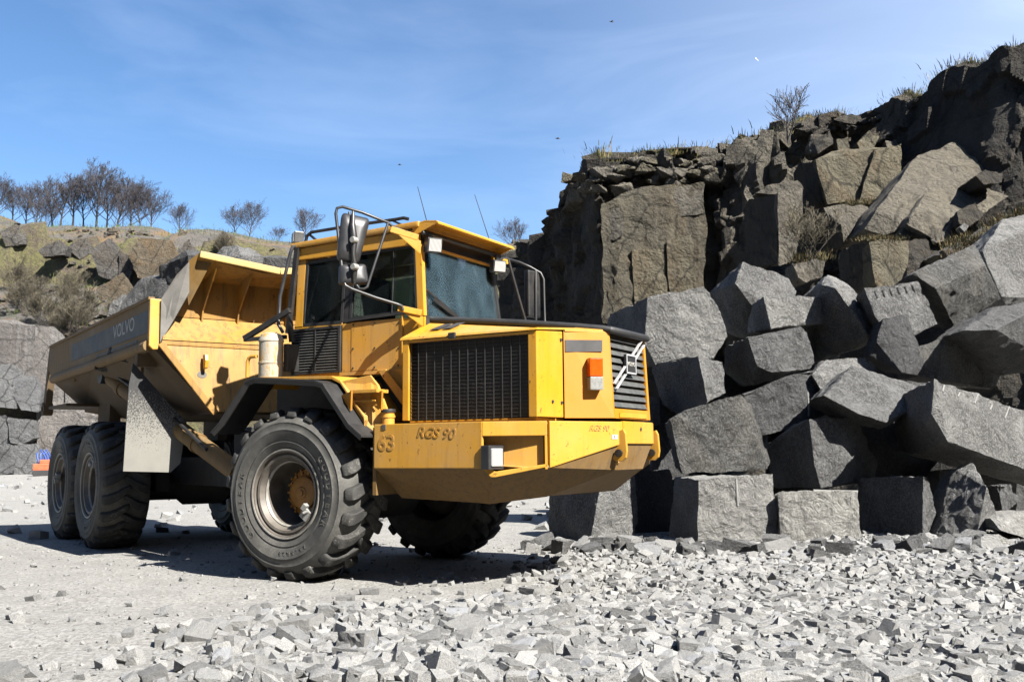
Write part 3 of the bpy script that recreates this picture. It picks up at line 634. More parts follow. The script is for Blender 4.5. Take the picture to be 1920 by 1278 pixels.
# ---- radiator housing with mesh grille
rh = empty('radiator_housing', truck)
m = MB(); GY0 = -1.113
m.box(1.08, 1.145, GY0, GY0+0.05, 1.428, 2.143); m.box(2.365, 2.443, GY0, GY0+0.05, 1.428, 2.143); m.box(1.146, 2.364, GY0+0.001, GY0+0.05, 2.118, 2.142)
tpart(m, 'grille_frame', 'yellow_paint', rh, bevel=0.006)
m = MB(); m.prism([(2.4435, -1.110, 1.43), (2.492, -0.735, 1.43), (2.492, -0.735, 2.165), (2.4435, -1.110, 2.14)], (-0.03, 0.006, 0)); tpart(m, 'front_panel', 'yellow_paint', rh, bevel=0.008)
m = MB(); m.box(1.081, 1.11, GY0+0.052, -0.5, 1.43, 2.14); m.box(1.12, 2.40, GY0+0.06, -0.55, 1.40, 1.425); tpart(m, 'rear_panel', 'yellow_paint', rh)
m = MB(); m.box(1.115, 2.40, GY0+0.10, -0.6, 1.43, 2.12); tpart(m, 'radiator_core', 'grille_black', rh)
m = MB()
for i in range(15): x = 1.15+(2.36-1.15)*i/14; m.box(x-0.003, x+0.003, GY0+0.022, GY0+0.028, 1.43, 2.12)
for i in range(22): z = 1.44+(2.115-1.44)*i/21; m.box(1.146, 2.364, GY0+0.0285, GY0+0.0335, z-0.0022, z+0.0022)
tpart(m, 'grille_mesh', 'wire_grey', rh)
lid = [(1.055, -1.125, 2.146), (2.455, -1.125, 2.146), (2.50, -0.72, 2.172), (2.52, -0.47, 2.235), (1.05, -0.64, 2.37)]
m = MB(); m.prism([(1.055, -1.125, 2.146), (2.455, -1.125, 2.146), (2.50, -0.46, 2.205), (1.05, -0.64, 2.35)], (0, 0.012, 0.02)); tpart(m, 'lid', 'yellow_worn', rh, bevel=0.006)
m = MB(); m.obox((1.62, -1.130, 2.150), (1, 0, 0), (0, 1, 0), (0, 0, 1), 0.036, 0.014, 0.028); tpart(m, 'latch', 'black_rubber', rh, bevel=0.012)
for x in (1.14, 1.20):
    o_ = Vector((x, -1.05, 2.1875)); pass
for i in range(2):
    x = 1.26+0.13*i; P = lambda f, xx: Vector((xx, -1.125+0.49*f, 2.146+0.0225+0.178*f+0.002))
    m = MB(); m.prism([P(0.42, x-0.02), P(0.42, x+0.075), P(0.82, x+0.105), P(0.82, x+0.01)], (0, -0.002, 0.004)); tpart(m, 'vent_strip', 'sticker_grey', rh)
for x, z in ((2.452, 1.56), (2.452, 2.10)):
    pass
m = MB()
for s_, z in ((0.58, 1.56), (0.93, 1.555), (0.93, 2.09)):
    p = Vector((2.4435, -1.110, z)).lerp(Vector((2.492, -0.735, z)), s_); m.tube([p, p+Vector((0.008, -0.001, 0))], 0.014, 10)
tpart(m, 'bolt', 'chassis_dark', rh)

# ---- hood
hood = empty('hood', truck)
a_, b_ = Vector((2.497, -0.722, 0)), Vector((2.796, -0.407, 0)); dl = (b_-a_).normalized(); nl = Vector((dl.y, -dl.x, 0)); LL = (b_-a_).length
def lp(s, z, o=0.0): v = a_+dl*s+nl*o; return (v.x, v.y, z)
for s in (-1, 1):
    q = [(2.497, 0.722*s, 1.425), (2.815, 0.407*s, 1.425), (2.777, 0.407*s, 2.178), (2.497, 0.722*s, 2.17)]
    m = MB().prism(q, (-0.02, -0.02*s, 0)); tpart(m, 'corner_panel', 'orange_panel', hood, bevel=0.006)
m = MB(); m.prism([(1.05, -0.60, 2.36), (2.50, -0.44, 2.215), (2.775, -0.40, 2.18), (2.775, 0.40, 2.18), (2.50, 0.55, 2.215), (1.05, 0.62, 2.36)], (0, 0, 0.02)); m.prism([(2.50, -0.44, 2.212), (2.51, -0.72, 2.168), (2.775, -0.40, 2.176)], (0, 0, 0.02)); m.prism([(2.50, 0.55, 2.212), (2.51, 0.72, 2.168), (2.775, 0.40, 2.176)], (0, 0, 0.02)); tpart(m, 'top_panel', 'yellow_paint', hood)
m = MB(); m.box(1.06, 2.60, -0.55, 0.60, 1.45, 2.10); m.prism([(1.06, 0.60, 1.43), (2.49, 0.73, 1.43), (2.49, 0.73, 2.16), (1.06, 0.63, 2.35)], (0, 0.02, 0)); tpart(m, 'engine_cover', 'yellow_grimy_shaded', hood)
m = MB().tube([(1.03, -0.66, 2.385), (1.5, -0.605, 2.345), (2.0, -0.54, 2.295), (2.5, -0.465, 2.235), (2.74, -0.415, 2.203), (2.79, -0.395, 2.192)], 0.032, 10); m.tube([(2.785, -0.40, 2.192), (2.805, -0.385, 2.188), (2.805, 0.385, 2.188), (2.785, 0.40, 2.192)], 0.034, 10); m.tube([(1.03, 0.66, 2.385), (2.0, 0.60, 2.295), (2.5, 0.52, 2.235), (2.785, 0.40, 2.192)], 0.032, 10)
tpart(m, 'edge_strip', 'black_rubber', hood, smooth=50)
m = MB().prism([lp(0.012, 1.99, 0.003), lp(0.352, 2.0, 0.003), lp(0.354, 2.10, 0.003), lp(0.012, 2.094, 0.003)], nl*0.003); tpart(m, 'reflector_strip', 'sticker_grey', hood)
m = MB(); m.prism([lp(0.205, 1.662, 0.003), lp(0.325, 1.662, 0.003), lp(0.325, 1.776, 0.003), lp(0.205, 1.776, 0.003)], nl*0.085); tpart(m, 'side_lamp', 'lamp_clear', hood, bevel=0.012)
m = MB(); m.prism([lp(0.205, 1.778, 0.003), lp(0.325, 1.778, 0.003), lp(0.325, 1.938, 0.003), lp(0.205, 1.938, 0.003)], nl*0.085); tpart(m, 'indicator_lamp', 'lamp_amber', hood, bevel=0.012)
# front grille
def fx(z): return 2.815-(z-1.425)/(2.178-1.425)*0.038
m = MB()
for y0, y1 in ((-0.407, -0.385), (0.365, 0.407)):
    m.prism([(fx(1.425), y0, 1.425), (fx(1.425), y1, 1.425), (fx(2.17), y1, 2.17), (fx(2.17), y0, 2.17)], (-0.04, 0, 0))
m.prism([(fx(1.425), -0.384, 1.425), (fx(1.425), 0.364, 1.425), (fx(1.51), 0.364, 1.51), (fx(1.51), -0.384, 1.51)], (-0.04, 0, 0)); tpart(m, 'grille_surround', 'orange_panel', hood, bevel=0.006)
m = MB(); m.prism([(2.745, -0.384, 1.512), (2.745, 0.364, 1.512), (2.72, 0.364, 2.17), (2.72, -0.384, 2.17)], (-0.01, 0, 0)); tpart(m, 'grille_backing', 'grille_black', hood)
for i in range(10):
    z = 1.525+i*0.065; m = MB(); x = fx(z)
    m.prism([(x-0.002, -0.383, z), (x-0.002, 0.363, z), (x-0.03, 0.363, z+0.046), (x-0.03, -0.383, z+0.046)], (-0.008, 0, 0.006)); tpart(m, 'grille_slat', 'louver_grey', hood, bevel=0.003)
m = MB(); m.prism([(1.001*fx(1.46), -0.30, 1.435), (1.001*fx(1.46), 0.31, 1.435), (1.001*fx(1.46), 0.31, 1.475), (1.001*fx(1.46), -0.30, 1.475)], (0.006, 0, 0)); tpart(m, 'hinge', 'yellow_paint', hood, bevel=0.003)
for o_ in (-0.022, 0.022):
    m = MB(); m.bar((2.815, -0.375+o_, 1.70-o_), (2.798, 0.315+o_, 2.145-o_), 0.010, 0.026, (1, 0, 0)); tpart(m, 'grille_bar', 'chrome', hood, bevel=0.003)
m = MB(); m.obox((2.812, -0.035, 1.915), (1, 0, 0.05), (0, 1, 0), (-0.05, 0, 1), 0.012, 0.105, 0.085); tpart(m, 'grille_badge', 'black_steel', hood, bevel=0.006)
m = MB()
for dy, dz, wy, wz in ((0, 0.08, 0.105, 0.007), (0, -0.08, 0.105, 0.007), (-0.099, 0, 0.007, 0.075), (0.099, 0, 0.007, 0.075)): m.obox((2.826, -0.035+dy, 1.915+dz), (1, 0, 0), (0, 1, 0), (0, 0, 1), 0.003, wy, wz)
tpart(m, 'badge_rim', 'chrome', hood)
lettering('badge_lettering', 'VOLVO', 0.05, (2.8265, -0.035, 1.915), (0, 1, 0), (0, 0, 1), 'letter_pale', hood)

# ---- fender, steps, side plates
FP = [(-0.90, 1.36), (-0.79, 1.45), (-0.46, 1.83), (-0.36, 1.86), (0.38, 1.80), (0.48, 1.765), (0.78, 1.40), (0.92, 1.30)]
def inner(p, k=0.075):
    out_ = []
    for i in range(len(p)):
        a0 = Vector(p[max(i-1, 0)]); b0 = Vector(p[min(i+1, len(p)-1)]); t_ = (b0-a0).normalized(); out_.append((p[i][0]+t_.y*k, p[i][1]-t_.x*k))
    return out_
m = MB(); ip = inner(FP, 0.055)
m.sheet([(x, -1.49, z) for x, z in FP], [(x, -1.10, z) for x, z in FP], (0, 0, -0.02))
m.sheet([(x, -1.49, z) for x, z in FP], [(x, -1.47, z) for x, z in ip], (0, 0.015, -0.004)); tpart(m, 'fender_flare', 'black_rubber', bevel=0.004)
m = MB(); YP = [(-0.52, 1.80), (-0.46, 1.875), (0.42, 1.845), (0.52, 1.80), (0.80, 1.47), (0.80, 1.33)]
m.sheet([(x, -1.30, z) for x, z in YP], [(x, -0.70, z+0.01) for x, z in YP], (0, 0, -0.03))
tpart(m, 'fender', 'yellow_worn', bevel=0.005)
m = MB(); m.prism([(0.50, -1.285, 1.79), (0.80, -1.22, 1.84), (0.86, -1.18, 1.75), (0.98, -1.16, 1.46), (0.93, -1.20, 1.34), (0.82, -1.27, 1.33)], (0, 0.02, 0)); tpart(m, 'fender_side_plate', 'yellow_worn', bevel=0.005)
for x, y in ((0.64, -1.30), (0.90, -1.20)):
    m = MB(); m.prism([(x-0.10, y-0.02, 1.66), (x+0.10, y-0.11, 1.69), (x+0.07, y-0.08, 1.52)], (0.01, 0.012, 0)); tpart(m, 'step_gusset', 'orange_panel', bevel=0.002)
m = MB(); m.box(0.66, 0.96, -1.33, -1.16, 1.675, 1.705); 
for k in range(4): m.box(0.68, 0.92, -1.30+0.03*k, -1.285+0.03*k, 1.60-0.012*k, 1.612-0.012*k)
tpart(m, 'step', 'yellow_worn', bevel=0.003)
m = MB(); m.prism([(0.55, -0.80, 1.93), (1.06, -0.80, 1.93), (1.06, -0.80, 1.43), (0.98, -0.80, 1.43)], (0, 0.04, 0)); m.prism([(0.60, -0.86, 1.92), (0.70, -0.86, 1.92), (1.07, -0.86, 1.52), (1.07, -0.86, 1.40)], (0, 0.02, 0)); tpart(m, 'cab_support', 'yellow_worn', bevel=0.004)
for z, x in ((1.80, 0.955), (1.74, 0.975)):
    m = MB().box(x-0.055, x+0.075, -0.868, -0.862, z, z+0.045); tpart(m, 'sticker', 'sticker_white')
# pre-cleaner, bracket, handle, pipes
m = MB().lathe([(0.0, 1.86), (0.118, 1.86), (0.118, 2.02), (0.123, 2.025), (0.123, 2.04), (0.118, 2.045), (0.118, 2.24), (0.124, 2.245), (0.124, 2.26), (0.115, 2.275), (0.10, 2.315), (0.05, 2.335), (0.0, 2.34)], 32, axis='z', c=(-0.585, -1.02, 0)); tpart(m, 'air_cleaner', 'dusty_yellow', smooth=40)
m = MB().tube([(-0.80, -1.12, 1.90), (-0.80, -1.12, 2.05), (-0.785, -1.12, 2.085), (-0.75, -1.12, 2.10), (-0.68, -1.12, 2.10)], 0.018, 10); tpart(m, 'grab_handle', 'yellow_paint', smooth=50)
m = MB(); m.bar((-0.95, -1.02, 2.30), (-0.44, -0.92, 2.56), 0.05, 0.05); m.bar((-0.95, -1.02, 2.29), (-0.50, -0.90, 2.30), 0.04, 0.04); m.bar((-0.46, -0.92, 2.58), (-0.46, -0.86, 2.25), 0.04, 0.05); m.box(-0.46, -0.40, -0.98, -0.82, 1.95, 2.22); tpart(m, 'exhaust_shield', 'black_steel', bevel=0.004)
m = MB().tube([(-0.50, -0.95, 2.34), (-0.56, -0.95, 2.42), (-0.545, -0.95, 2.7), (-0.44, -0.93, 3.12), (-0.42, -0.92, 3.19), (-0.45, -0.86, 3.215), (-0.52, -0.80, 3.21)], 0.017, 8); tpart(m, 'grab_rail', 'mirror_back', smooth=50)
m = MB(); m.bar((-0.57, -0.80, 2.35), (-0.50, -0.76, 3.22), 0.035, 0.05, (1, 0, 0)); tpart(m, 'guard_post', 'black_steel')
m = MB()
for i in range(7): z = 2.55+i*0.10; m.tube([(-0.56+i*0.002, -0.76, z), (-0.56+i*0.002, 0.6, z)], 0.004, 4)
for i in range(11): y = -0.76+i*0.136; m.tube([(-0.555, y, 2.5), (-0.535, y, 3.2)], 0.004, 4)
tpart(m, 'rear_window_guard', 'black_steel')

# ---- cab
cab = empty('cab', truck)
CL, CRt = 0.66, -0.77           # left and right faces
m = MB()
m.box(0.215, 0.82, CRt, CRt+0.03, 1.93, 2.405); m.box(0.10, 0.213, CRt+0.004, CRt+0.03, 1.93, 2.40); m.box(-0.52, 0.099, CRt+0.004, CRt+0.03, 2.385, 2.42)
m.box(-0.52, 0.099, CRt+0.02, CRt+0.03, 1.90, 2.384); m.box(-0.52, 0.83, CRt+0.002, CRt+0.03, 1.89, 1.928)
tpart(m, 'side_body', 'yellow_worn', cab, bevel=0.004)
m = MB(); m.box(0.828, 1.075, CRt+0.002, CRt+0.03, 1.90, 2.40); m.box(0.822, 0.836, CRt-0.012, CRt+0.01, 1.93, 2.44); tpart(m, 'front_side_body', 'yellow_paint', cab, bevel=0.003)
m = MB(); m.box(-0.51, 1.05, CRt+0.04, CL-0.01, 1.88, 1.93); m.box(-0.52, -0.49, CRt+0.04, CL-0.03, 1.931, 2.45); m.box(1.055, 1.075, CRt+0.035, CL-0.035, 1.931, 2.40); m.box(-0.51, 1.05, CL-0.029, CL, 1.9, 2.42); tpart(m, 'floor_pan', 'cab_interior', cab)
for x, y, z in [(0.24, CRt, 2.38), (0.5, CRt, 2.38), (0.78, CRt, 2.36), (0.24, CRt, 2.15), (0.78, CRt, 2.12), (0.5, CRt, 2.14), (0.24, CRt, 1.96), (0.5, CRt, 1.955), (0.78, CRt, 1.96)]:
    m = MB().tube([(x, y-0.006, z), (x, y+0.005, z)], 0.009, 8); tpart(m, 'bolt', 'chassis_dark', cab)
# pillars: bottom (x, z 2.41) to top
ZS, ZR = 2.41, 3.10
def pil(x0, x1, y0, y1, w, dth, nm='pillar', mat='yellow_paint', z0=ZS, z1=ZR):
    m = MB(); s = 1 if y0 < 0 else -1
    m.prism([(x0-w/2, y0, z0), (x0+w/2, y0, z0), (x1+w/2, y1, z1), (x1-w/2, y1, z1)], (0, s*dth, 0)); tpart(m, nm, mat, cab, bevel=0.005)
YT = -0.715
pil(-0.455, -0.475, CRt, YT, 0.10, 0.06, 'pillar', 'yellow_worn'); pil(1.035, 0.965, CRt, YT, 0.075, 0.05); pil(-0.455, -0.475, CL, 0.62, 0.10, 0.06); pil(1.035, 0.965, CL, 0.62, 0.075, 0.05, 'pillar', 'black_steel')
pil(0.145, 0.135, CRt+0.006, YT+0.006, 0.10, 0.04, 'centre_pillar', 'black_steel'); pil(0.145, 0.135, CL-0.006, 0.614, 0.10, 0.04, 'centre_pillar', 'black_steel')
# side windows: frames and panes
def sy(z): return CRt+(YT-CRt)*(z-ZS)/(ZR-ZS)
def wframe(q, nm, mat, t):
    m = MB(); n = len(q)
    for i in range(n):
        p0, p1 = q[i], q[(i+1) % n]; m.bar((p0[0], sy(p0[1])+0.012, p0[1]), (p1[0], sy(p1[1])+0.012, p1[1]), 0.03, t, (0, 1, 0))
    return tpart(m, nm, mat, cab)
qa = [(-0.405, 2.425), (0.09, 2.42), (0.085, 3.075), (-0.40, 3.065)]; qb = [(0.20, 2.44), (0.985, 2.47), (0.925, 3.09), (0.19, 3.085)]
for q in (qa, qb):
    wframe(q, 'window_seal', 'black_rubber', 0.022)
    m = MB(); m.prism([(x, sy(z)+0.010, z) for x, z in q], (0, 0.005, 0)); tpart(m, 'window_pane', 'glass_side', cab)
    m = MB(); m.prism([(x, -sy(z)-0.12, z) for x, z in q], (0, 0.005, 0)); tpart(m, 'window_pane', 'glass_side', cab)
m = MB(); m.bar((0.70, sy(2.47)-0.002, 2.46), (0.695, sy(2.85)-0.002, 2.85), 0.008, 0.012, (0, 1, 0)); m.bar((0.695, sy(2.85), 2.85), (0.68, sy(3.08), 3.08), 0.006, 0.008, (0, 1, 0)); m.bar((0.19, sy(2.43)-0.004, 2.425), (0.99, sy(2.47)-0.004, 2.455), 0.02, 0.035, (0, 1, 0)); tpart(m, 'sliding_window_frame', 'mirror_back', cab)
# roof
m = MB(); YR = -0.735
m.prism([(-0.56, YR, 3.10), (0.99, YR, 3.10), (0.985, YR, 3.24), (-0.57, YR, 3.215)], (0, 0.03, 0)); m.prism([(-0.56, 0.61, 3.10), (0.99, 0.61, 3.10), (0.985, 0.61, 3.24), (-0.57, 0.61, 3.215)], (0, 0.03, 0)); m.box(-0.56, -0.53, YR+0.03, 0.61, 3.05, 3.21); tpart(m, 'roof_side', 'yellow_paint', cab, bevel=0.006)
m = MB(); m.prism([(-0.59, YR-0.03, 3.222), (1.0, YR-0.03, 3.262), (1.0, 0.67, 3.262), (-0.59, 0.67, 3.222)], (0, 0, 0.055)); tpart(m, 'roof', 'yellow_worn', cab, bevel=0.018)
m = MB(); m.sheet([(0.92, -0.745, 3.285), (1.06, -0.745, 3.315), (1.19, -0.745, 3.30), (1.215, -0.745, 3.28)], [(0.92, 0.68, 3.285), (1.06, 0.68, 3.315), (1.19, 0.68, 3.30), (1.215, 0.68, 3.28)], (0, 0, -0.014)); m.prism([(0.93, -0.745, 3.20), (0.99, -0.745, 3.20), (1.20, -0.745, 3.278), (1.06, -0.745, 3.298), (0.92, -0.745, 3.27)], (0, 0.015, 0)); m.prism([(0.93, 0.665, 3.20), (0.99, 0.665, 3.20), (1.20, 0.665, 3.278), (1.06, 0.665, 3.298), (0.92, 0.665, 3.27)], (0, 0.015, 0)); tpart(m, 'sun_visor', 'yellow_paint', cab)
m = MB(); m.prism([(0.985, -0.67, 3.10), (0.985, 0.60, 3.10), (0.97, 0.60, 3.22), (0.97, -0.67, 3.22)], (-0.01, 0, 0)); tpart(m, 'header_panel', 'mirror_back', cab)
m = MB(); m.bar((0.99, -0.67, 3.095), (0.99, 0.60, 3.095), 0.02, 0.022); tpart(m, 'header_trim', 'yellow_paint', cab)
m = MB().tube([(1.03, -0.74, 3.20), (1.05, -0.70, 3.205), (1.05, 0.64, 3.205), (1.03, 0.67, 3.20)], 0.024, 10); tpart(m, 'lamp_rail', 'black_steel', cab, smooth=40)
# windscreen
m = MB(); m.prism([(1.06, -0.73, 2.40), (1.06, 0.62, 2.40), (0.985, 0.58, 3.085), (0.985, -0.68, 3.085)], (-0.006, 0, 0)); tpart(m, 'windscreen', 'glass_windscreen', cab)
m = MB(); m.bar((1.066, -0.73, 2.40), (1.066, 0.62, 2.40), 0.02, 0.03); m.bar((1.066, 0.62, 2.40), (0.99, 0.58, 3.085), 0.02, 0.035, (1, 0, 0)); m.bar((1.066, -0.73, 2.40), (0.99, -0.68, 3.085), 0.012, 0.012, (1, 0, 0)); tpart(m, 'windscreen_seal', 'black_rubber', cab)
m = MB(); m.bar((1.078, -0.10, 2.42), (1.052, -0.70, 2.66), 0.016, 0.022); m.bar((1.082, -0.16, 2.43), (1.068, -0.60, 2.58), 0.012, 0.03); m.bar((1.08, -0.05, 2.41), (1.075, -0.40, 2.50), 0.012, 0.012); tpart(m, 'wiper', 'black_steel', cab)
# interior
m = MB(); m.box(-0.50, -0.47, CRt+0.05, CL-0.04, 2.40, 2.62); tpart(m, 'rear_wall', 'cab_interior', cab)
m = MB(); m.box(0.0, 0.45, -0.30, 0.22, 2.25, 2.40); m.prism([(0.0, -0.28, 2.38), (0.10, -0.28, 2.38), (-0.05, -0.24, 2.98), (-0.14, -0.24, 2.98)], (0, 0.44, 0)); tpart(m, 'driver_seat', 'seat_fabric', cab, bevel=0.03)
m = MB(); m.box(0.78, 1.02, -0.62, 0.56, 2.25, 2.44); tpart(m, 'dashboard', 'seat_fabric', cab, bevel=0.03)
m = MB(); pts = [(0.72+0.08*math.sin(t), -0.02+0.2*math.cos(t), 2.56+0.18*math.sin(t)) for t in np.linspace(0, 2*math.pi, 25)]; m.tube(pts, 0.014, 8); m.tube([(0.72, -0.02, 2.56), (0.88, -0.02, 2.38)], 0.025, 8); m.bar((0.72, -0.21, 2.56), (0.72, 0.17, 2.56), 0.02, 0.03); tpart(m, 'steering_wheel', 'black_steel', cab, smooth=40)
m = MB(); m.lathe([(0, -0.02), (0.09, -0.02), (0.1, 0.0), (0.09, 0.02), (0, 0.02)], 20, axis='z', c=(0.86, 0.34, 2.98)); tpart(m, 'interior_mirror', 'black_steel', cab)
# louvre grille
m = MB(); m.box(-0.525, 0.10, -0.80, -0.775, 2.36, 2.385); m.box(-0.525, 0.10, -0.80, -0.775, 1.925, 1.945); m.box(0.072, 0.10, -0.80, -0.775, 1.946, 2.359); m.box(-0.525, -0.51, -0.80, -0.775, 1.946, 2.359); m.box(-0.225, -0.21, -0.80, -0.775, 1.946, 2.359); vent = tpart(m, 'vent_frame', 'wire_grey', cab, bevel=0.003)
m = MB().box(-0.515, 0.09, -0.772, -0.767, 1.94, 2.37); tpart(m, 'vent_backing', 'grille_black', cab)
for i in range(15):
    z = 1.952+i*0.0272; m = MB(); m.prism([(-0.509, -0.796, z), (0.071, -0.796, z), (0.071, -0.777, z+0.018), (-0.509, -0.777, z+0.018)], (0, -0.001, 0.005)); tpart(m, 'vent_slat', 'louver_grey', cab)
# roof rail, lamps, aerials
m = MB().tube([(-0.42, -0.73, 3.27), (-0.40, -0.73, 3.34), (-0.34, -0.73, 3.37), (0.2, -0.73, 3.375), (0.70, -0.73, 3.37), (0.80, -0.72, 3.375), (0.85, -0.71, 3.36)], 0.017, 8); m.bar((0.66, -0.73, 3.37), (0.78, -0.71, 3.31), 0.03, 0.02); m.bar((-0.38, -0.73, 3.36), (-0.28, -0.72, 3.28), 0.03, 0.02); tpart(m, 'roof_rail', 'black_steel', cab, smooth=40)
def work_lamp(c, fwd, w, h, dp):
    f = Vector(fwd).normalized(); s = Vector((-f.y, f.x, 0)).normalized(); u = f.cross(s); c = Vector(c)
    m = MB().obox(c, f, s, u, dp/2, w/2, h/2); tpart(m, 'work_lamp', 'lamp_housing', cab, bevel=0.008)
    m = MB().obox(c+f*(dp/2+0.003), f, s, u, 0.004, w/2-0.012, h/2-0.012); tpart(m, 'lamp_lens', 'lamp_lens', cab)
work_lamp((1.10, -0.66, 3.085), (0.75, -0.45, -0.12), 0.15, 0.14, 0.09); work_lamp((1.10, 0.53, 3.07), (0.75, -0.45, -0.12), 0.15, 0.13, 0.09); work_lamp((-0.62, -0.62, 3.36), (-0.6, -0.8, 0.05), 0.13, 0.12, 0.10)
m = MB(); m.tube([(1.07, -0.68, 3.2), (1.08, -0.66, 3.14)], 0.016, 6); m.tube([(1.06, 0.55, 3.2), (1.08, 0.53, 3.13)], 0.016, 6); m.tube([(-0.56, -0.6, 3.26), (-0.61, -0.61, 3.31)], 0.016, 6); tpart(m, 'lamp_bracket', 'black_steel', cab)
for b0, t0 in (((0.877, -0.40, 3.30), (0.736, -0.40, 3.763)), ((0.985, 0.60, 3.30), (0.775, 0.60, 3.897))):
    m = MB().tube([b0, Vector(b0).lerp(Vector(t0), 0.08), t0], [0.014, 0.005, 0.003], 6); tpart(m, 'aerial', 'black_steel', cab)
# right mirror assembly
mir = empty('side_mirror', truck)
m = MB().tube([(0.96, -0.74, 3.17), (0.80, -0.90, 3.26), (0.79, -0.95, 3.285), (0.62, -1.12, 3.37), (0.49, -1.25, 3.415), (0.45, -1.28, 3.40), (0.44, -1.285, 3.35), (0.49, -1.285, 3.03), (0.535, -1.285, 2.72), (0.555, -1.275, 2.665), (0.60, -1.24, 2.635), (0.76, -1.09, 2.56), (0.905, -0.96, 2.505), (0.935, -0.93, 2.49), (0.94, -0.92, 2.45)], 0.0145, 8)
m.tube([(0.79, -0.95, 3.285), (0.74, -1.05, 2.95), (0.70, -1.14, 2.66), (0.68, -1.16, 2.64), (0.64, -1.18, 2.64), (0.605, -1.19, 2.69), (0.595, -1.20, 2.85), (0.56, -1.20, 3.2), (0.53, -1.20, 3.37)], 0.0125, 8); tpart(m, 'mirror_frame', 'mirror_back', mir, smooth=50)
m = MB(); m.bar((0.80, -0.92, 3.225), (1.0, -0.765, 3.15), 0.05, 0.055); m.prism([(0.86, -0.90, 3.18), (1.02, -0.775, 3.12), (1.02, -0.775, 3.0)], (0.015, 0.01, 0)); tpart(m, 'mirror_bracket', 'yellow_paint', mir, bevel=0.004)
m = MB(); m.bar((0.885, -0.92, 2.475), (1.06, -0.79, 2.43), 0.05, 0.055); m.prism([(0.92, -0.90, 2.44), (1.065, -0.795, 2.40), (1.065, -0.795, 2.31)], (0.015, 0.01, 0)); tpart(m, 'mirror_bracket', 'yellow_paint', mir, bevel=0.004)
def mirror_shell(c, face, w, h, dp, rolla, taper):
    f = Vector(face).normalized(); s = Vector((-f.y, f.x, 0)).normalized(); u = f.cross(s); c = Vector(c)
    s, u = s*math.cos(rolla)+u*math.sin(rolla), u*math.cos(rolla)-s*math.sin(rolla)
    def ring(k, o, r=0.25):
        P = []
        for sx, sy_ in ((1, -1), (1, 1), (-1, 1), (-1, -1)):
            for j in range(4):
                t = math.pi/2*j/3; cx, cy = (1-r), (1-r); ang = {(1, -1): -math.pi/2, (1, 1): 0, (-1, 1): math.pi/2, (-1, -1): math.pi}[(sx, sy_)]+t
                X = sx*cx+r*math.cos(ang); Y = sy_*cy+r*math.sin(ang)
                P.append(c+s*(X*w/2*k*(1+taper*Y))+u*(Y*h/2*k)+f*o)
        return P
    rs = [ring(1.0, 0), ring(1.02, dp*0.3), ring(0.9, dp*0.8), ring(0.55, dp)]
    m = MB(); n = len(rs[0]); vs = [p for r_ in rs for p in r_]; fs = [(i*n+k, i*n+(k+1) % n, (i+1)*n+(k+1) % n, (i+1)*n+k) for i in range(3) for k in range(n)]+[tuple(range(n))[::-1], tuple(range(3*n, 4*n))]
    m.add(vs, fs); tpart(m, 'mirror_shell', 'mirror_back', mir, smooth=50)
    m = MB(); m.add(ring(0.93, -0.003), [tuple(range(n))]); tpart(m, 'mirror_glass', 'chrome', mir)
mirror_shell((0.55, -1.19, 3.11), (0.70, -0.66, 0.06), 0.235, 0.45, 0.07, R(-10), 0.13); mirror_shell((0.57, -1.19, 2.775), (0.70, -0.66, 0.10), 0.26, 0.19, 0.06, R(4), -0.06)
for c in ((0.645, -1.27, 3.08), (0.655, -1.27, 2.83)):
    m = MB().lathe([(0, -0.03), (0.026, -0.03), (0.03, -0.02), (0.03, 0.03), (0, 0.03)], 14, c=c); tpart(m, 'mirror_knob', 'knob_grey', mir, smooth=40)
m = MB(); m.tube([(0.60, -1.23, 3.36), (0.61, -1.25, 3.22), (0.63, -1.25, 3.08), (0.62, -1.25, 2.95), (0.64, -1.25, 2.83), (0.62, -1.23, 2.68)], [0.012, 0.03, 0.035, 0.022, 0.03, 0.014], 8); tpart(m, 'mirror_arm', 'black_steel', mir, smooth=50)
# left mirror assembly
mir = empty('side_mirror', truck)
m = MB().tube([(0.96, 0.68, 3.17), (0.95, 0.95, 3.24), (0.98, 1.2, 3.235), (1.06, 1.30, 3.19), (1.16, 1.36, 3.12), (1.19, 1.37, 3.05), (1.20, 1.37, 2.55), (1.15, 1.3, 2.50), (1.03, 0.8, 2.48)], 0.0145, 8)
m.tube([(0.98, 0.95, 3.23), (1.04, 1.05, 2.85), (1.09, 1.15, 2.52)], 0.017, 8); tpart(m, 'mirror_frame', 'black_steel', mir, smooth=50)
m = MB(); m.bar((0.90, 0.72, 3.19), (0.96, 0.95, 3.20), 0.05, 0.05); tpart(m, 'mirror_bracket', 'yellow_paint', mir)
m = MB(); m.obox((1.09, 1.29, 2.88), (0.25, 0.97, 0), (-0.97, 0.25, 0), (0, 0, 1), 0.10, 0.035, 0.26); tpart(m, 'mirror_shell', 'black_steel', mir, bevel=0.02)
m = MB().tube([(1.13, 1.30, 3.14), (1.14, 1.28, 3.0), (1.135, 1.28, 2.55)], 0.015, 8); tpart(m, 'mirror_arm', 'mirror_back', mir, smooth=50)

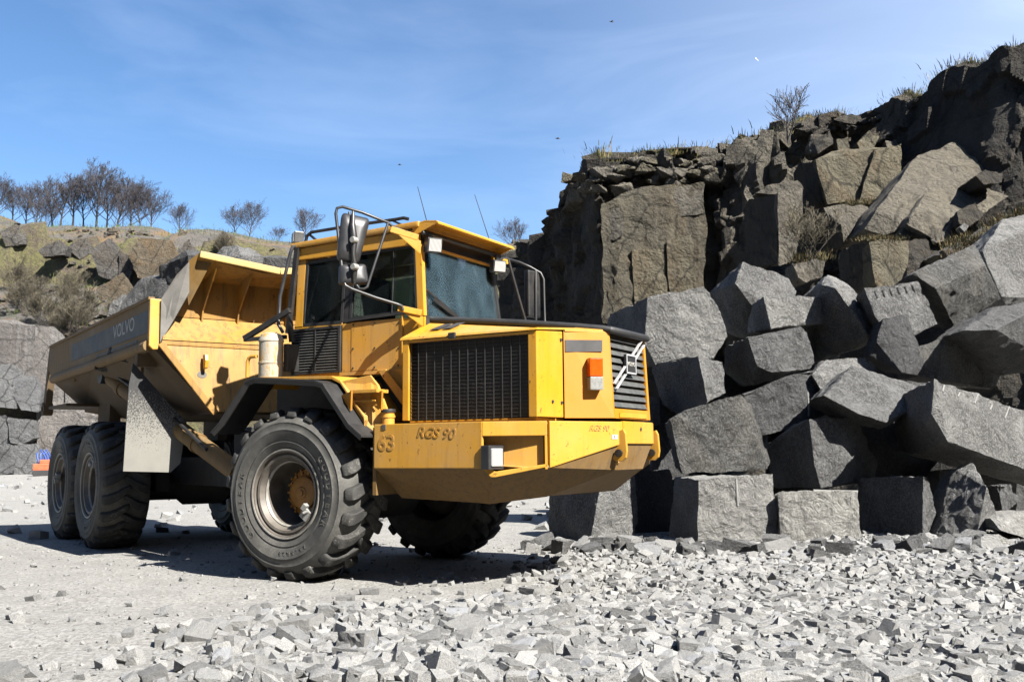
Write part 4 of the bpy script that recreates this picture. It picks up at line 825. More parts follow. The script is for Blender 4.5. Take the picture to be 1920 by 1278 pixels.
# ================================================================== trailer: dump body  (x forward from the hitch)
body = empty('dump_body', truck)
def bpart(mb, name, mat, **k): return rpart(mb, name, mat, body, **k)
XF, XR = -0.83, -6.05
FL = [(1.484, 0.975), (0.968, 0.954), (0.862, 1.054), (0.802, 1.513), (1.05, 1.775), (1.414, 2.171), (1.452, 1.932)]
for s in (-1, 1):
    Y = 1.336*s; i = -s
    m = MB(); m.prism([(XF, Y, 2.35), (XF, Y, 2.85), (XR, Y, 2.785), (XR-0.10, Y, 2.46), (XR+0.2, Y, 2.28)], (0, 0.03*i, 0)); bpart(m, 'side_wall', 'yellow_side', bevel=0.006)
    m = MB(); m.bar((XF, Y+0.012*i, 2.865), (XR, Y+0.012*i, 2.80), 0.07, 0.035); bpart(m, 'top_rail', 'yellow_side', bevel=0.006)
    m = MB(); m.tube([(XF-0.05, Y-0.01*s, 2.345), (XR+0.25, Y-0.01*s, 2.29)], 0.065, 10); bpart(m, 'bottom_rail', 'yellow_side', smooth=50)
    m = MB(); m.sheet([(XF-0.02, Y+0.03*i, 2.34), (-3.5, Y+0.03*i, 2.32), (XR, Y+0.03*i, 2.29)], [(XF+0.15, 0.66*s, 1.62), (-3.5, 0.66*s, 1.62), (XR-0.2, 0.75*s, 1.84)], (0, 0.02*i, 0.03)); bpart(m, 'slope_plate', 'yellow_grimy_shaded')
    m = MB(); m.prism([(XR+0.02, Y, 2.80), (XR-0.09, Y, 2.80), (XR-0.38, Y, 1.98), (XR-0.40, Y, 1.88), (XR-0.34, Y, 1.83), (XR-0.24, Y, 1.87)], (0, 0.10*i, 0)); bpart(m, 'tail_edge', 'yellow_grimy_shaded', bevel=0.01)
    m = MB().lathe([(0.05, -0.07), (0.10, -0.07), (0.10, 0.07), (0.05, 0.07)], 16, c=(XR-0.33, Y+0.05*i, 1.87), closed=True); bpart(m, 'tail_eye', 'yellow_grimy_shaded', smooth=40)
    for x, z in ((-4.85, 2.36), (-1.55, 2.10)):
        m = MB(); m.prism([(x-0.10, Y-0.09*s, z+0.22), (x+0.10, Y-0.09*s, z+0.22), (x+0.09, Y-0.09*s, z-0.05), (x, Y-0.09*s, z-0.16), (x-0.09, Y-0.09*s, z-0.05)], (0, 0.035*i, 0)); bpart(m, 'lifting_lug', 'yellow_side', bevel=0.006)
        m = MB().lathe([(0, 0), (0.045, 0)], 16, c=(x, Y-0.095*s, z)); bpart(m, 'lug_hole', 'chassis_dark')
    # corner post and wing
    m = MB(); m.prism([(XF+0.02, 1.345*s, 2.34), (XF+0.02, 1.345*s, 2.86), (XF+0.02, 1.20*s, 2.86), (XF+0.02, 1.18*s, 2.40), (XF+0.02, 1.25*s, 2.30), (XF+0.02, 1.30*s, 2.30)], (-0.06, 0, 0)); bpart(m, 'corner_post', 'yellow_worn', bevel=0.01)
    m = MB(); m.prism([(-0.77, 1.24*s, 2.86), (-0.60, 1.13*s, 3.11), (-0.50, 1.03*s, 3.25), (-0.60, 0.99*s, 2.92), (-0.70, 1.12*s, 2.62), (-0.78, 1.235*s, 2.37)], (-0.02, -0.012*s, 0)); bpart(m, 'corner_wing', 'wing_grey', bevel=0.004)
    m = MB(); m.prism([(-0.505, 1.03*s, 3.26), (-0.48, 0.92*s, 3.36), (-0.50, 0.78*s, 3.27), (-0.72, 0.95*s, 2.80), (-0.64, 1.0*s, 2.93)], (-0.025, 0.0, 0)); bpart(m, 'canopy_gusset', 'yellow_side')
    # tank-like hoist cylinder
    m = MB(); a0, b0 = Vector((-3.35, 1.10*s, 2.14)), Vector((0.25, 0.695*s, 0.95)); m.tube([a0, a0.lerp(b0, 0.10), a0.lerp(b0, 0.10), a0.lerp(b0, 0.13), a0.lerp(b0, 0.13), b0], [0.085, 0.085, 0.115, 0.115, 0.10, 0.10], 18)
    m.tube([a0.lerp(b0, 0.72)+Vector((0, 0, 0.0)), a0.lerp(b0, 0.74)], 0.112, 18); bpart(m, 'hoist_cylinder', 'yellow_side', smooth=40)
    m = MB(); m.lathe([(0, -0.10), (0.13, -0.10), (0.13, 0.10), (0, 0.10)], 18, c=(-3.55, 1.10*s, 2.22)); m.tube([(-3.6, 1.10*s, 2.22), a0], 0.07, 12); bpart(m, 'cylinder_joint', 'black_rubber', smooth=40)
    m = MB(); m.tube([(-2.9, 1.12*s, 2.13), (-1.2, 0.95*s, 1.58), (-0.3, 0.85*s, 1.2)], 0.02, 8); bpart(m, 'hydraulic_hose', 'black_rubber', smooth=40)
    # mud flap
    m = MB(); m.prism([(-1.15, FL[k][0]*s, FL[k][1]) for k in range(7)], (-0.02, 0, 0)); bpart(m, 'mud_flap', 'flap_rubber')
    m = MB(); m.box(-1.22, -1.12, min(1.16*s, 1.38*s), max(1.16*s, 1.38*s), 2.13, 2.27); bpart(m, 'flap_bracket', 'yellow_grimy_shaded', bevel=0.006)
# floor and tail
m = MB(); m.prism([(-0.68, -0.66, 1.60), (-3.5, -0.66, 1.60), (-3.5, 0.66, 1.60), (-0.68, 0.66, 1.60)], (0, 0, 0.03)); m.prism([(-3.5, -0.66, 1.601), (XR-0.25, -0.76, 1.83), (XR-0.25, 0.76, 1.83), (-3.5, 0.66, 1.601)], (0, 0, 0.03)); bpart(m, 'floor', 'yellow_grimy_shaded')
m = MB(); m.box(-6.2, -5.0, -1.30, 1.30, 1.86, 1.90); m.box(-5.05, -4.4, -0.85, -0.7, 1.35, 1.9); m.box(-5.05, -4.4, 0.7, 0.85, 1.35, 1.9); bpart(m, 'tail_floor', 'yellow_grimy_shaded')
# headboard: lower V plate, upper plate, canopy lip, ribs
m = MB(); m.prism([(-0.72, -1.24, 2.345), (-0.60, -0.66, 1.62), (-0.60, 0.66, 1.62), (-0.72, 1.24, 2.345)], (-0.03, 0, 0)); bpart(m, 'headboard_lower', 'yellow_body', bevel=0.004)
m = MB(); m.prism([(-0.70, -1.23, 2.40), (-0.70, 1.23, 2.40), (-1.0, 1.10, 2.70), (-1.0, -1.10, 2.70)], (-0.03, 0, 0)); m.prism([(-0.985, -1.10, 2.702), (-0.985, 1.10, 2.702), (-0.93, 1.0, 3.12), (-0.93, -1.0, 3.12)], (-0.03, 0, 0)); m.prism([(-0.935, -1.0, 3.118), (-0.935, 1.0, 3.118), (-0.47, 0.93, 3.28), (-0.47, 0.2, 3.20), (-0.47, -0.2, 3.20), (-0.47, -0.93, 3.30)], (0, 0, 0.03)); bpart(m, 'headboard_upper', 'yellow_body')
m = MB(); m.bar((-0.735, -1.235, 2.37), (-0.735, 1.235, 2.37), 0.05, 0.05); bpart(m, 'headboard_beam', 'yellow_body', bevel=0.008)
m = MB()
for a0, b0 in (((-0.45, -0.93, 3.335), (-0.45, 0.0, 3.235)), ((-0.45, 0.0, 3.235), (-0.45, 0.93, 3.335))): m.bar(a0, b0, 0.05, 0.075)
bpart(m, 'canopy_lip', 'pale_edge', bevel=0.014)
for y in (-0.72, -0.30, 0.30, 0.72):
    m = MB(); pr = [(-0.49, 3.22), (-0.62, 3.08), (-0.78, 2.93), (-0.92, 2.78), (-0.955, 2.64), (-1.0, 2.70), (-0.95, 3.10)]
    m.prism([(x, y-0.008, z) for x, z in pr], (0, 0.016, 0)); bpart(m, 'headboard_rib', 'yellow_body')
m = MB(); m.prism([(-0.66, -0.80, 2.25), (-0.58, -0.80, 2.25), (-0.56, -0.80, 2.18), (-0.58, -0.80, 2.10), (-0.64, -0.80, 2.09)], (0, 0.04, 0)); bpart(m, 'lifting_hook', 'yellow_paint', bevel=0.01)
for y, z, r_ in ((-0.80, 2.03, 0.055), (-0.02, 1.93, 0.06)):
    m = MB().lathe([(0, 0), (r_, 0)], 20, c=(0, 0, 0)); m.v = [(-0.648+0.003*0, y+v[0], z+v[2]*0.7) for v in m.v]; m.v = [(x + (2.345-zz)/(2.345-1.62)*0.12-0.068, yy, zz) for x, yy, zz in m.v]; bpart(m, 'scuffed_badge', 'letter_dark')
for s in (-1, 1):
    m = MB(); m.bar((-0.70, 1.25*s, 2.36), (-0.59, 0.66*s, 1.60), 0.06, 0.07); bpart(m, 'headboard_edge', 'yellow_body', bevel=0.008)
# side stripe and lettering
m = MB().prism([(-0.86, -1.3385, 2.49), (-0.86, -1.3385, 2.74), (-4.6, -1.3385, 2.69), (-4.6, -1.3385, 2.46)], (0, -0.003, 0)); bpart(m, 'side_stripe', 'stripe_grey')
m = MB().prism([(-1.3, -1.3385, 2.415), (-1.3, -1.3385, 2.445), (-3.2, -1.3385, 2.43), (-3.2, -1.3385, 2.40)], (0, -0.003, 0)); bpart(m, 'lower_stripe', 'stripe_grey')
me = text_mesh('VOLVO', 0.22, 0.002); me.transform(TRL @ Matrix(((1.28, 0, 0, -1.88), (0, 0, -1, -1.3435), (0.015, 1, 0, 2.635), (0, 0, 0, 1)))); obj('side_lettering', me, 'letter_pale', body)

# ================================================================== FAR HILLSIDE (left, behind the truck)
def interp(x, pts): return np.interp(x, [p[0] for p in pts], [p[1] for p in pts])
# skyline of the far hill as photo pixels, turned into heights at 96 m
SKY = [(-900, 415), (-200, 395), (0, 404), (60, 428), (130, 421), (200, 428), (250, 424), (300, 428), (330, 442), (360, 430), (400, 430), (450, 438), (500, 450), (560, 455), (700, 462), (940, 468), (985, 458), (1040, 470), (1300, 480), (1800, 500)]
skx = [at(u, v, 96).x for u, v in SKY]; skz = [at(u, v, 96).z for u, v in SKY]
hx_ = np.linspace(-85, 28, 340); hy_ = np.concatenate([np.linspace(68.5, 98, 150), np.linspace(99, 190, 30)])
HX, HY = np.meshgrid(hx_, hy_, indexing='ij')
rngh = np.random.default_rng(11)
top_ = np.interp(HX*96/np.maximum(HY, 96), skx, skz)
t = np.clip((HY-70)/26, 0, 1)
prof = np.interp(t, [0, 0.03, 0.05, 0.42, 0.55, 0.66, 0.74, 0.86, 1.0], [-0.05, 0.38, 0.45, 0.58, 0.66, 0.70, 0.90, 0.955, 1.0])
HZ = top_*prof
band = np.exp(-((t-0.68)/0.10)**2)+0.5*np.exp(-((t-0.03)/0.05)**2)
HZ = HZ+fbm(HX*0.18, HY*0.18, 5)*1.6*np.clip(1-t*0.85, 0.12, 1)*np.clip(t*8, 0, 1)
HZ = HZ+facets(HX, HY, 700, 1.2, 1.3, 0.35, rngh)*band
HZ = np.where(HY > 98, HZ-(HY-98)*0.10, HZ)
hill = set_np_mesh('hillside', np.stack([HX, HY, HZ], -1).reshape(-1, 3), grid_faces(*HX.shape), 'far_slope', None, True)
tag(hill, kind='structure')
def hill_z(x, y):
    i = np.clip(np.searchsorted(hx_, x), 0, len(hx_)-1); j = np.clip(np.searchsorted(hy_, y), 0, len(hy_)-1); return float(HZ[i, j])
# outcrops and quarried faces set into the hillside (pieces of it)
def hill_block(D, pts, mat, thick=3.0, amp=0.12, seed=0, cuts=3, big=3.0):
    me = hull_mesh('rock_block', traced(D, pts, thick, 0.85), cuts, amp, seed, mat, big); return place_mesh('rock_block', me, hill)
HB = [
 (69.0, [(-60,598,0),(30,600,.3),(62,610,0),(62,690,0),(60,745,0),(-60,745,0)], 'far_wall'),
 (69.4, [(55,608,0),(100,612,.6),(128,640,1.0),(135,700,1.0),(120,760,1),(60,750,0)], 'far_wall'),
 (68.0, [(-40,686,1),(30,680,1),(62,700,1.5),(40,722,.6),(-40,726,.2)], 'far_grey'),
 (67.8, [(28,706,1),(62,704,1.2),(78,735,1),(72,772,.4),(40,768,0),(22,735,.2)], 'far_grey'),
 (67.6, [(-30,724,.6),(8,714,.8),(34,730,.4),(30,766,.2),(-30,762,0)], 'far_grey'),
 (67.9, [(-40,782,0),(10,776,0),(26,800,.2),(20,832,.2),(-40,836,0)], 'far_grey'),
 (67.8, [(14,782,.2),(60,786,.3),(66,822,.4),(40,836,.2),(18,830,0)], 'far_grey'),
 (67.4, [(-40,838,0),(16,832,0),(30,858,.2),(24,888,.1),(-40,890,0)], 'far_grey'),
 (67.5, [(22,836,.2),(62,828,.4),(70,860,.4),(66,888,.2),(26,890,0)], 'far_grey'),
 (69.6, [(66,760,0),(110,752,.5),(150,770,1),(240,790,1),(240,890,1),(72,888,0)], 'far_wall'),
 (70.2, [(120,700,0),(300,690,1),(420,720,1),(420,900,1),(130,900,0)], 'far_wall'),
 (70.5, [(400,700,0),(620,680,1),(900,690,1),(900,900,1),(400,900,0)], 'far_rock'),
 (86, [(170,470,0),(205,446,.6),(228,470,.4),(232,500,.2),(215,528,0),(185,515,0)], 'far_rock'),
 (85, [(240,480,0),(262,445,.6),(322,450,1),(336,478,.8),(330,500,.4),(280,505,0),(250,500,0)], 'far_ochre'),
 (84, [(250,500,.2),(300,492,.4),(332,498,.6),(326,522,.3),(290,532,0),(258,520,0)], 'far_ochre'),
 (86, [(225,470,.0),(245,478,.0),(250,505,0),(238,530,0),(222,512,0)], 'far_rock'),
 (80, [(180,540,.4),(230,512,.6),(248,540,.3),(240,565,0),(200,575,0),(184,560,0)], 'far_ochre'),
 (88, [(0,435,0),(30,418,.5),(50,440,.4),(48,458,0),(10,462,0)], 'far_rock'),
 (86, [(70,468,0),(110,450,.5),(130,462,.5),(120,478,0),(80,482,0)], 'far_rock'),
 (88, [(120,462,0),(160,446,.5),(180,470,.4),(150,486,0)], 'far_rock'),
 (84, [(330,470,0),(352,452,.5),(372,470,.4),(350,492,0)], 'far_rock'),
 (82, [(930,530,0),(960,522,.5),(1000,530,1),(1000,560,1),(940,556,0)], 'far_rock'),
 (80, [(935,555,0),(975,545,.5),(1010,560,.5),(1000,580,0),(945,575,0)], 'far_grey'),
 (90, [(938,470,0),(968,462,.5),(1000,470,.5),(1000,498,0),(940,500,0)], 'far_rock'),
 (88, [(930,488,0),(980,484,.5),(1000,520,.5),(960,520,0)], 'far_ochre'),
]
for i, (D, pts, mt) in enumerate(HB): hill_block(D, pts, mt, 3.0, 0.10 if mt != 'far_wall' else 0.06, i+1)
# scree on the slope
def rock_variants(n, npts, seed, flat=0.7):
    rg = random.Random(seed); res = []
    for k in range(n):
        bm = bmesh.new(); ax = (rg.uniform(0.75, 1.25), rg.uniform(0.65, 1.0), rg.uniform(0.45, 0.85)*flat/0.7)
        for j in range(npts):
            while True:
                p = Vector((rg.uniform(-1, 1), rg.uniform(-1, 1), rg.uniform(-1, 1)))
                if 0.75 < max(abs(p.x), abs(p.y), abs(p.z)) and p.length < 1.32: break
            bm.verts.new((p.x*0.5*ax[0], p.y*0.5*ax[1], p.z*0.5*ax[2]))
        r = bmesh.ops.convex_hull(bm, input=bm.verts)
        bmesh.ops.delete(bm, geom=[g_ for g_ in r['geom_interior'] if isinstance(g_, bmesh.types.BMVert)], context='VERTS')
        lo = [v for v in bm.verts if not v.link_faces]
        if lo: bmesh.ops.delete(bm, geom=lo, context='VERTS')
        bmesh.ops.triangulate(bm, faces=bm.faces); bm.verts.index_update()
        bmesh.ops.recalc_face_normals(bm, faces=bm.faces)
        V = np.array([v.co[:] for v in bm.verts]); F = np.array([[v.index for v in f.verts] for f in bm.faces]); res.append((V, F)); bm.free()
    return res
def scatter_mesh(name, variants, items, mat, rg, parent=None):
    VS = []; FS = []; k = 0
    for (x, y, z, s) in items:
        V, F = variants[rg.randrange(len(variants))]
        e = Matrix.Rotation(rg.uniform(0, 6.28), 3, 'Z') @ Matrix.Rotation(rg.gauss(0, 0.30), 3, 'X') @ Matrix.Rotation(rg.gauss(0, 0.30), 3, 'Y')
        W = (V*s) @ np.array(e).T+np.array([x, y, z]); VS.append(W); FS.append(F+k); k += len(V)
    return set_np_mesh(name, np.concatenate(VS), np.concatenate(FS), mat, parent)
rgs = random.Random(4); var10 = rock_variants(14, 11, 2); its = []
for k in range(2600):
    x = rgs.uniform(-52, 8); y = rgs.uniform(71, 92)
    cl = float(fbm(np.array(x*0.16+40), np.array(y*0.16), 3))
    if cl < rgs.uniform(-0.25, 0.45): continue
    its.append((x, y, hill_z(x, y)+0.05, rgs.uniform(0.25, 0.9)*rgs.uniform(0.5, 1.3)))
sc = scatter_mesh('scree', var10, its, 'far_rock', rgs); tag(sc, 'grey and rusty broken rock littering the far quarry slope', 'scree', kind='stuff')

# ================================================================== QUARRY CLIFF (right)
CP = [(960, 52), (1000, 44), (1128, 34.2), (1200, 34.2), (1318, 33.6), (1345, 35.0), (1480, 33.2), (1560, 33.5), (1640, 33.0), (1720, 31.0), (1800, 29.5), (1920, 27.5), (2150, 25.5), (2500, 22.0)]
CS = [(960, 470), (1000, 448), (1035, 415), (1062, 345), (1078, 322), (1110, 300), (1180, 294), (1290, 294), (1340, 277), (1400, 268), (1450, 252), (1500, 238), (1560, 218), (1640, 212), (1720, 186), (1780, 156), (1860, 124), (1920, 96), (2150, 20), (2500, -60)]
NU, NV = 420, 120
us = np.linspace(960, 2500, NU); Dl = np.interp(us, [c[0] for c in CP], [c[1] for c in CP]); tv = np.interp(us, [c[0] for c in CS], [c[1] for c in CS])
base = np.array([at(u, 849, d)[:] for u, d in zip(us, Dl)]); topp = np.array([at(u, v, d)[:] for u, v, d in zip(us, tv, Dl)])
seg = np.r_[0, np.cumsum(np.hypot(np.diff(base[:, 0]), np.diff(base[:, 1])))]
tz = np.linspace(0, 1, NV)
S_, T_ = np.meshgrid(seg, tz, indexing='ij'); Z_ = T_*topp[:, 2][:, None]
tang = np.gradient(base[:, :2], axis=0); tang /= np.linalg.norm(tang, axis=1)[:, None]; nrm = np.stack([tang[:, 1], -tang[:, 0]], 1)
rc = np.random.default_rng(3)
smooth_face = np.clip(1-np.abs(us-1215)/110, 0, 1)[:, None]**0.3*(T_ < 0.9)
col = facets(S_, Z_, 150, 0.35, 0.55, 0.10, rc); sm = facets(S_, Z_, 900, 0.9, 0.22, 0.22, rc)
smooth_right = np.clip((us-1640)/60, 0, 1)[:, None]*0.75
off = (col*0.8+sm)*(1-0.85*smooth_face)*(1-smooth_right)+fbm(S_*1.2, Z_*1.2, 4)*0.12+0.6*(T_ > 0.86)*sm
slope_in = np.interp(us, [960, 1330, 1400, 1700, 1900, 2500], [0, 0, 2.2, 4.5, 3.5, 3.0])[:, None]*(1-T_)**1.2*-1.0
XY = base[:, None, :2]+nrm[:, None, :]*(off-slope_in)[:, :, None]
jag = (fbm(S_*0.8, Z_*0+3.3, 4)*0.55)*np.clip((T_-0.8)*5, 0, 1)
ZZ = Z_+jag-0.3*(T_ < 0.01)
# plateau going back from the rim
pl = []
for k, b in enumerate((0.6, 2.0, 5.0, 12.0, 30.0)):
    q = np.zeros((NU, 3)); q[:, :2] = XY[:, -1]-nrm*b; q[:, 0] = np.maximum(q[:, 0], XY[:, -1, 0]+0.0) if k > 1 else q[:, 0]; q[:, 2] = ZZ[:, -1]+[0.12, 0.15, 0.0, -0.6, -2.0][k]+fbm(q[:, 0]*0.5, q[:, 1]*0.5, 3)*0.25; pl.append(q)
full = np.concatenate([np.concatenate([XY, ZZ[:, :, None]], 2), np.stack(pl, 1)], 1)
cliff = set_np_mesh('quarry_cliff', full.reshape(-1, 3), grid_faces(NU, NV+5), 'cliff_dark_shaded', None, True); cliff.data.set_sharp_from_angle(angle=R(24))
tag(cliff, kind='structure')
cliff.data.materials.append(M['cliff_grey']); 
fi = np.zeros((NU-1, NV+4), np.int32); um = (us[:-1]+us[1:])/2
fi[(um > 1325)[:, None] & (um < 1720)[:, None] & np.ones((1, NV+4), bool)] = 1; cliff.data.polygons.foreach_set('material_index', fi.ravel())
CB = [  # (depth, visible corners, material, thickness, roughness)
 (32.5, [(1128,382,0),(1180,356,.3),(1250,346,.5),(1322,340,.8),(1326,420,.8),(1318,560,.8),(1300,606,.7),(1130,606,0),(1124,500,0)], 'cliff_face', 2, .10),
 (32.3, [(1130,388,.3),(1160,384,.2),(1172,410,.25),(1168,440,.3),(1150,452,.3),(1128,440,.4)], 'cliff_slab', 1, .08),
 (32.6, [(1160,366,.2),(1250,352,.4),(1322,344,.75),(1318,400,.7),(1240,412,.4),(1175,404,.2)], 'cliff_slab', 1.5, .06),
 (32.35, [(1186,470,.3),(1240,462,.4),(1252,530,.45),(1246,606,.45),(1190,606,.3)], 'cliff_ochre', 1.2, .07),
 (32.4, [(1250,450,.45),(1296,440,.6),(1306,520,.65),(1290,600,.6),(1256,600,.5)], 'cliff_ochre', 1.2, .07),
 (32.25, [(1126,470,.4),(1160,462,.2),(1158,520,.2),(1150,600,.3),(1130,600,.5)], 'cliff_ochre', 1, .12),
 (35.5, [(1072,372,4),(1090,355,2.5),(1124,366,0),(1126,480,0),(1130,610,0),(1074,612,4)], 'cliff_dark_shaded', 2, .05),
 (39.5, [(1022,425,4.5),(1040,412,3),(1068,408,.5),(1072,500,.4),(1072,612,.4),(1024,612,4.5)], 'cliff_dark_shaded', 2, .05),
 (44.0, [(990,462,4),(1010,445,2),(1026,440,.2),(1026,612,.2),(990,612,4)], 'cliff_dark_shaded', 2, .06),
 (36.5, [(1052,395,2),(1066,350,1),(1100,330,.3),(1124,345,0),(1122,372,0),(1070,380,1)], 'cliff_grey', 2, .12),
 (27.6, [(1404,372,1.6),(1456,366,0),(1458,492,0),(1405,505,1.6)], 'cliff_dark_shaded', 2, .05),  # pillar's left side: its shade comes from the darker rock colour
 (27.4, [(1458,360,0),(1480,352,.25),(1505,352,.5),(1506,400,.5),(1490,490,.4),(1460,498,0)], 'cliff_slab', 1.6, .05),
 (29.0, [(1415,362,.6),(1440,346,.6),(1495,340,.7),(1505,354,.6),(1462,366,.0)], 'cliff_grey', 1.5, .10),
 (29.5, [(1498,305,1.8),(1528,300,0),(1540,378,0),(1552,385,.1),(1500,400,1.8)], 'cliff_dark_shaded', 2, .06),
 (29.3, [(1528,298,0),(1560,282,.5),(1642,280,.6),(1690,272,1.2),(1694,300,1.0),(1680,350,.6),(1668,366,.4),(1600,376,.2),(1552,382,0)], 'cliff_ochre', 2, .06),
 (29.0, [(1640,282,.6),(1692,268,.8),(1690,320,.6),(1668,368,.2),(1610,380,.2),(1625,340,.4)], 'cliff_ochre', 1.6, .06),
 (30.5, [(1520,252,1),(1555,248,.5),(1560,270,.3),(1535,288,.3),(1515,285,.9)], 'cliff_grey', 1.2, .08),
 (30.6, [(1568,262,0),(1590,256,.3),(1595,280,.3),(1572,284,0)], 'cliff_ochre', 1.2, .05), (30.2, [(1607,268,0),(1630,246,.3),(1650,255,.6),(1640,276,.3),(1612,280,0)], 'cliff_ochre', 1.2, .05),
 (30.2, [(1660,264,0),(1682,260,.5),(1690,272,.4),(1664,278,0)], 'cliff_slab', 1.0, .05),
 (27.0, [(1544,388,.4),(1590,380,.6),(1628,386,1.1),(1632,402,1),(1618,440,.6),(1584,462,.3),(1576,420,0),(1560,420,.1)], 'cliff_slab', 1.6, .06),
 (26.4, [(1540,385,1.4),(1572,420,.2),(1582,460,.2),(1545,470,1.5)], 'cliff_dark_shaded', 1.6, .06),
 (25.0, [(1640,400,.2),(1720,290,2.8),(1790,268,3.4),(1870,280,3.4),(1892,300,3.2),(1880,330,2.5),(1800,345,1.2),(1720,420,0),(1660,440,0),(1620,430,.2)], 'cliff_slab', 2.5, .07),
 (24.2, [(1700,420,.2),(1745,352,1.6),(1850,350,2.0),(1888,368,1.9),(1840,405,.8),(1790,445,.2),(1752,450,0),(1720,430,0)], 'cliff_slab', 2.0, .07),
 (23.6, [(1795,395,.6),(1830,375,.9),(1850,400,.7),(1822,425,.2),(1798,420,.2)], 'cliff_dark_shaded', 1.4, .06),
 (24.6, [(1685,438,0),(1722,396,.6),(1728,420,.5),(1704,448,0)], 'cliff_ochre', 1.2, .04),
 (24.0, [(1745,450,.2),(1795,402,.6),(1786,446,.2),(1755,455,0)], 'cliff_slab', 1.2, .04),
 (23.2, [(1800,426,0),(1808,418,.1),(1816,424,.2),(1810,436,0)], 'granite_pale', 0.4, .02),
 (24.8, [(1830,330,0),(1850,316,.4),(1882,322,.8),(1880,342,.6),(1845,346,0)], 'cliff_dark_shaded', 1.2, .06),
 (21.4, [(1586,462,1.4),(1630,455,.0),(1640,530,0),(1648,545,.1),(1592,545,1.4)], 'cliff_dark_shaded', 1.6, .04),
 (21.2, [(1630,455,0),(1666,446,.3),(1704,450,.8),(1706,472,.8),(1690,508,.6),(1690,530,.6),(1652,546,.1),(1640,530,0)], 'cliff_ochre', 1.6, .04),
 (22.0, [(1486,494,.3),(1530,486,.3),(1546,492,.6),(1540,520,.5),(1512,530,.2),(1496,520,0)], 'cliff_slab', 1.4, .05),
 (23.5, [(1700,452,0),(1760,440,1.2),(1775,470,1),(1740,530,0),(1700,530,0)], 'cliff_dark_shaded', 1.6, .06),
]
for i, (D, pts, mt, th, am) in enumerate(CB):
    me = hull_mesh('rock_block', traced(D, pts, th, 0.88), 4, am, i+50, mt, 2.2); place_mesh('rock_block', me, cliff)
# broken course of blocks along the rim
rgc = random.Random(21)
rim = [(1075+rgc.uniform(-8, 8)+k*12.2, rgc.uniform(0, 1)) for k in range(22)]
vr = rock_variants(12, 14, 8)
def rim_block(u, v, D, s, mt, fl=1.0):
    V, F = vr[rgc.randrange(12)]; P = at(u, v, D); e = Matrix.Rotation(rgc.uniform(-0.5, 0.5), 3, 'Z') @ Matrix.Rotation(rgc.gauss(0, 0.2), 3, 'X')
    pts = [e @ Vector((p[0]*s*1.15, p[1]*s, p[2]*s*1.1*fl))+P for p in V]
    me = hull_mesh('rock_block', pts, 2, 0.05, rgc.randrange(999), mt, 1.0); place_mesh('rock_block', me, cliff)
for u, r_ in rim:
    for v in (352-12*(u > 1200), 334-14*(u > 1150), 318-14*(u > 1180)):
        if u < 1095 and v < 330: continue
        rim_block(u+rgc.uniform(-6, 6), v+rgc.uniform(-5, 5), 33.6+rgc.uniform(-0.2, 0.7)+(5 if u < 1090 else 0), rgc.uniform(0.45, 0.85), rgc.choice(['cliff_grey', 'cliff_slab', 'cliff_slab', 'cliff_ochre']), 0.8)
for k in range(34):   # fractured mass in the middle
    u = rgc.uniform(1328, 1520); v = rgc.uniform(270, 420)-(u-1328)*0.12
    rim_block(u, v, 33.9+rgc.uniform(-0.5, 0.3)+(1.3 if u < 1400 else 0), rgc.uniform(0.5, 1.3), rgc.choice(['cliff_grey', 'cliff_grey', 'cliff_ochre', 'cliff_slab']), 2.2)
for k in range(14):
    u = rgc.uniform(1500, 1660); v = np.interp(u, [c[0] for c in CS], [c[1] for c in CS])+rgc.uniform(8, 26)
    rim_block(u, v, np.interp(u, [c[0] for c in CP], [c[1] for c in CP])-0.4, rgc.uniform(0.35, 0.8), rgc.choice(['cliff_grey', 'cliff_dark_shaded']), 0.7)

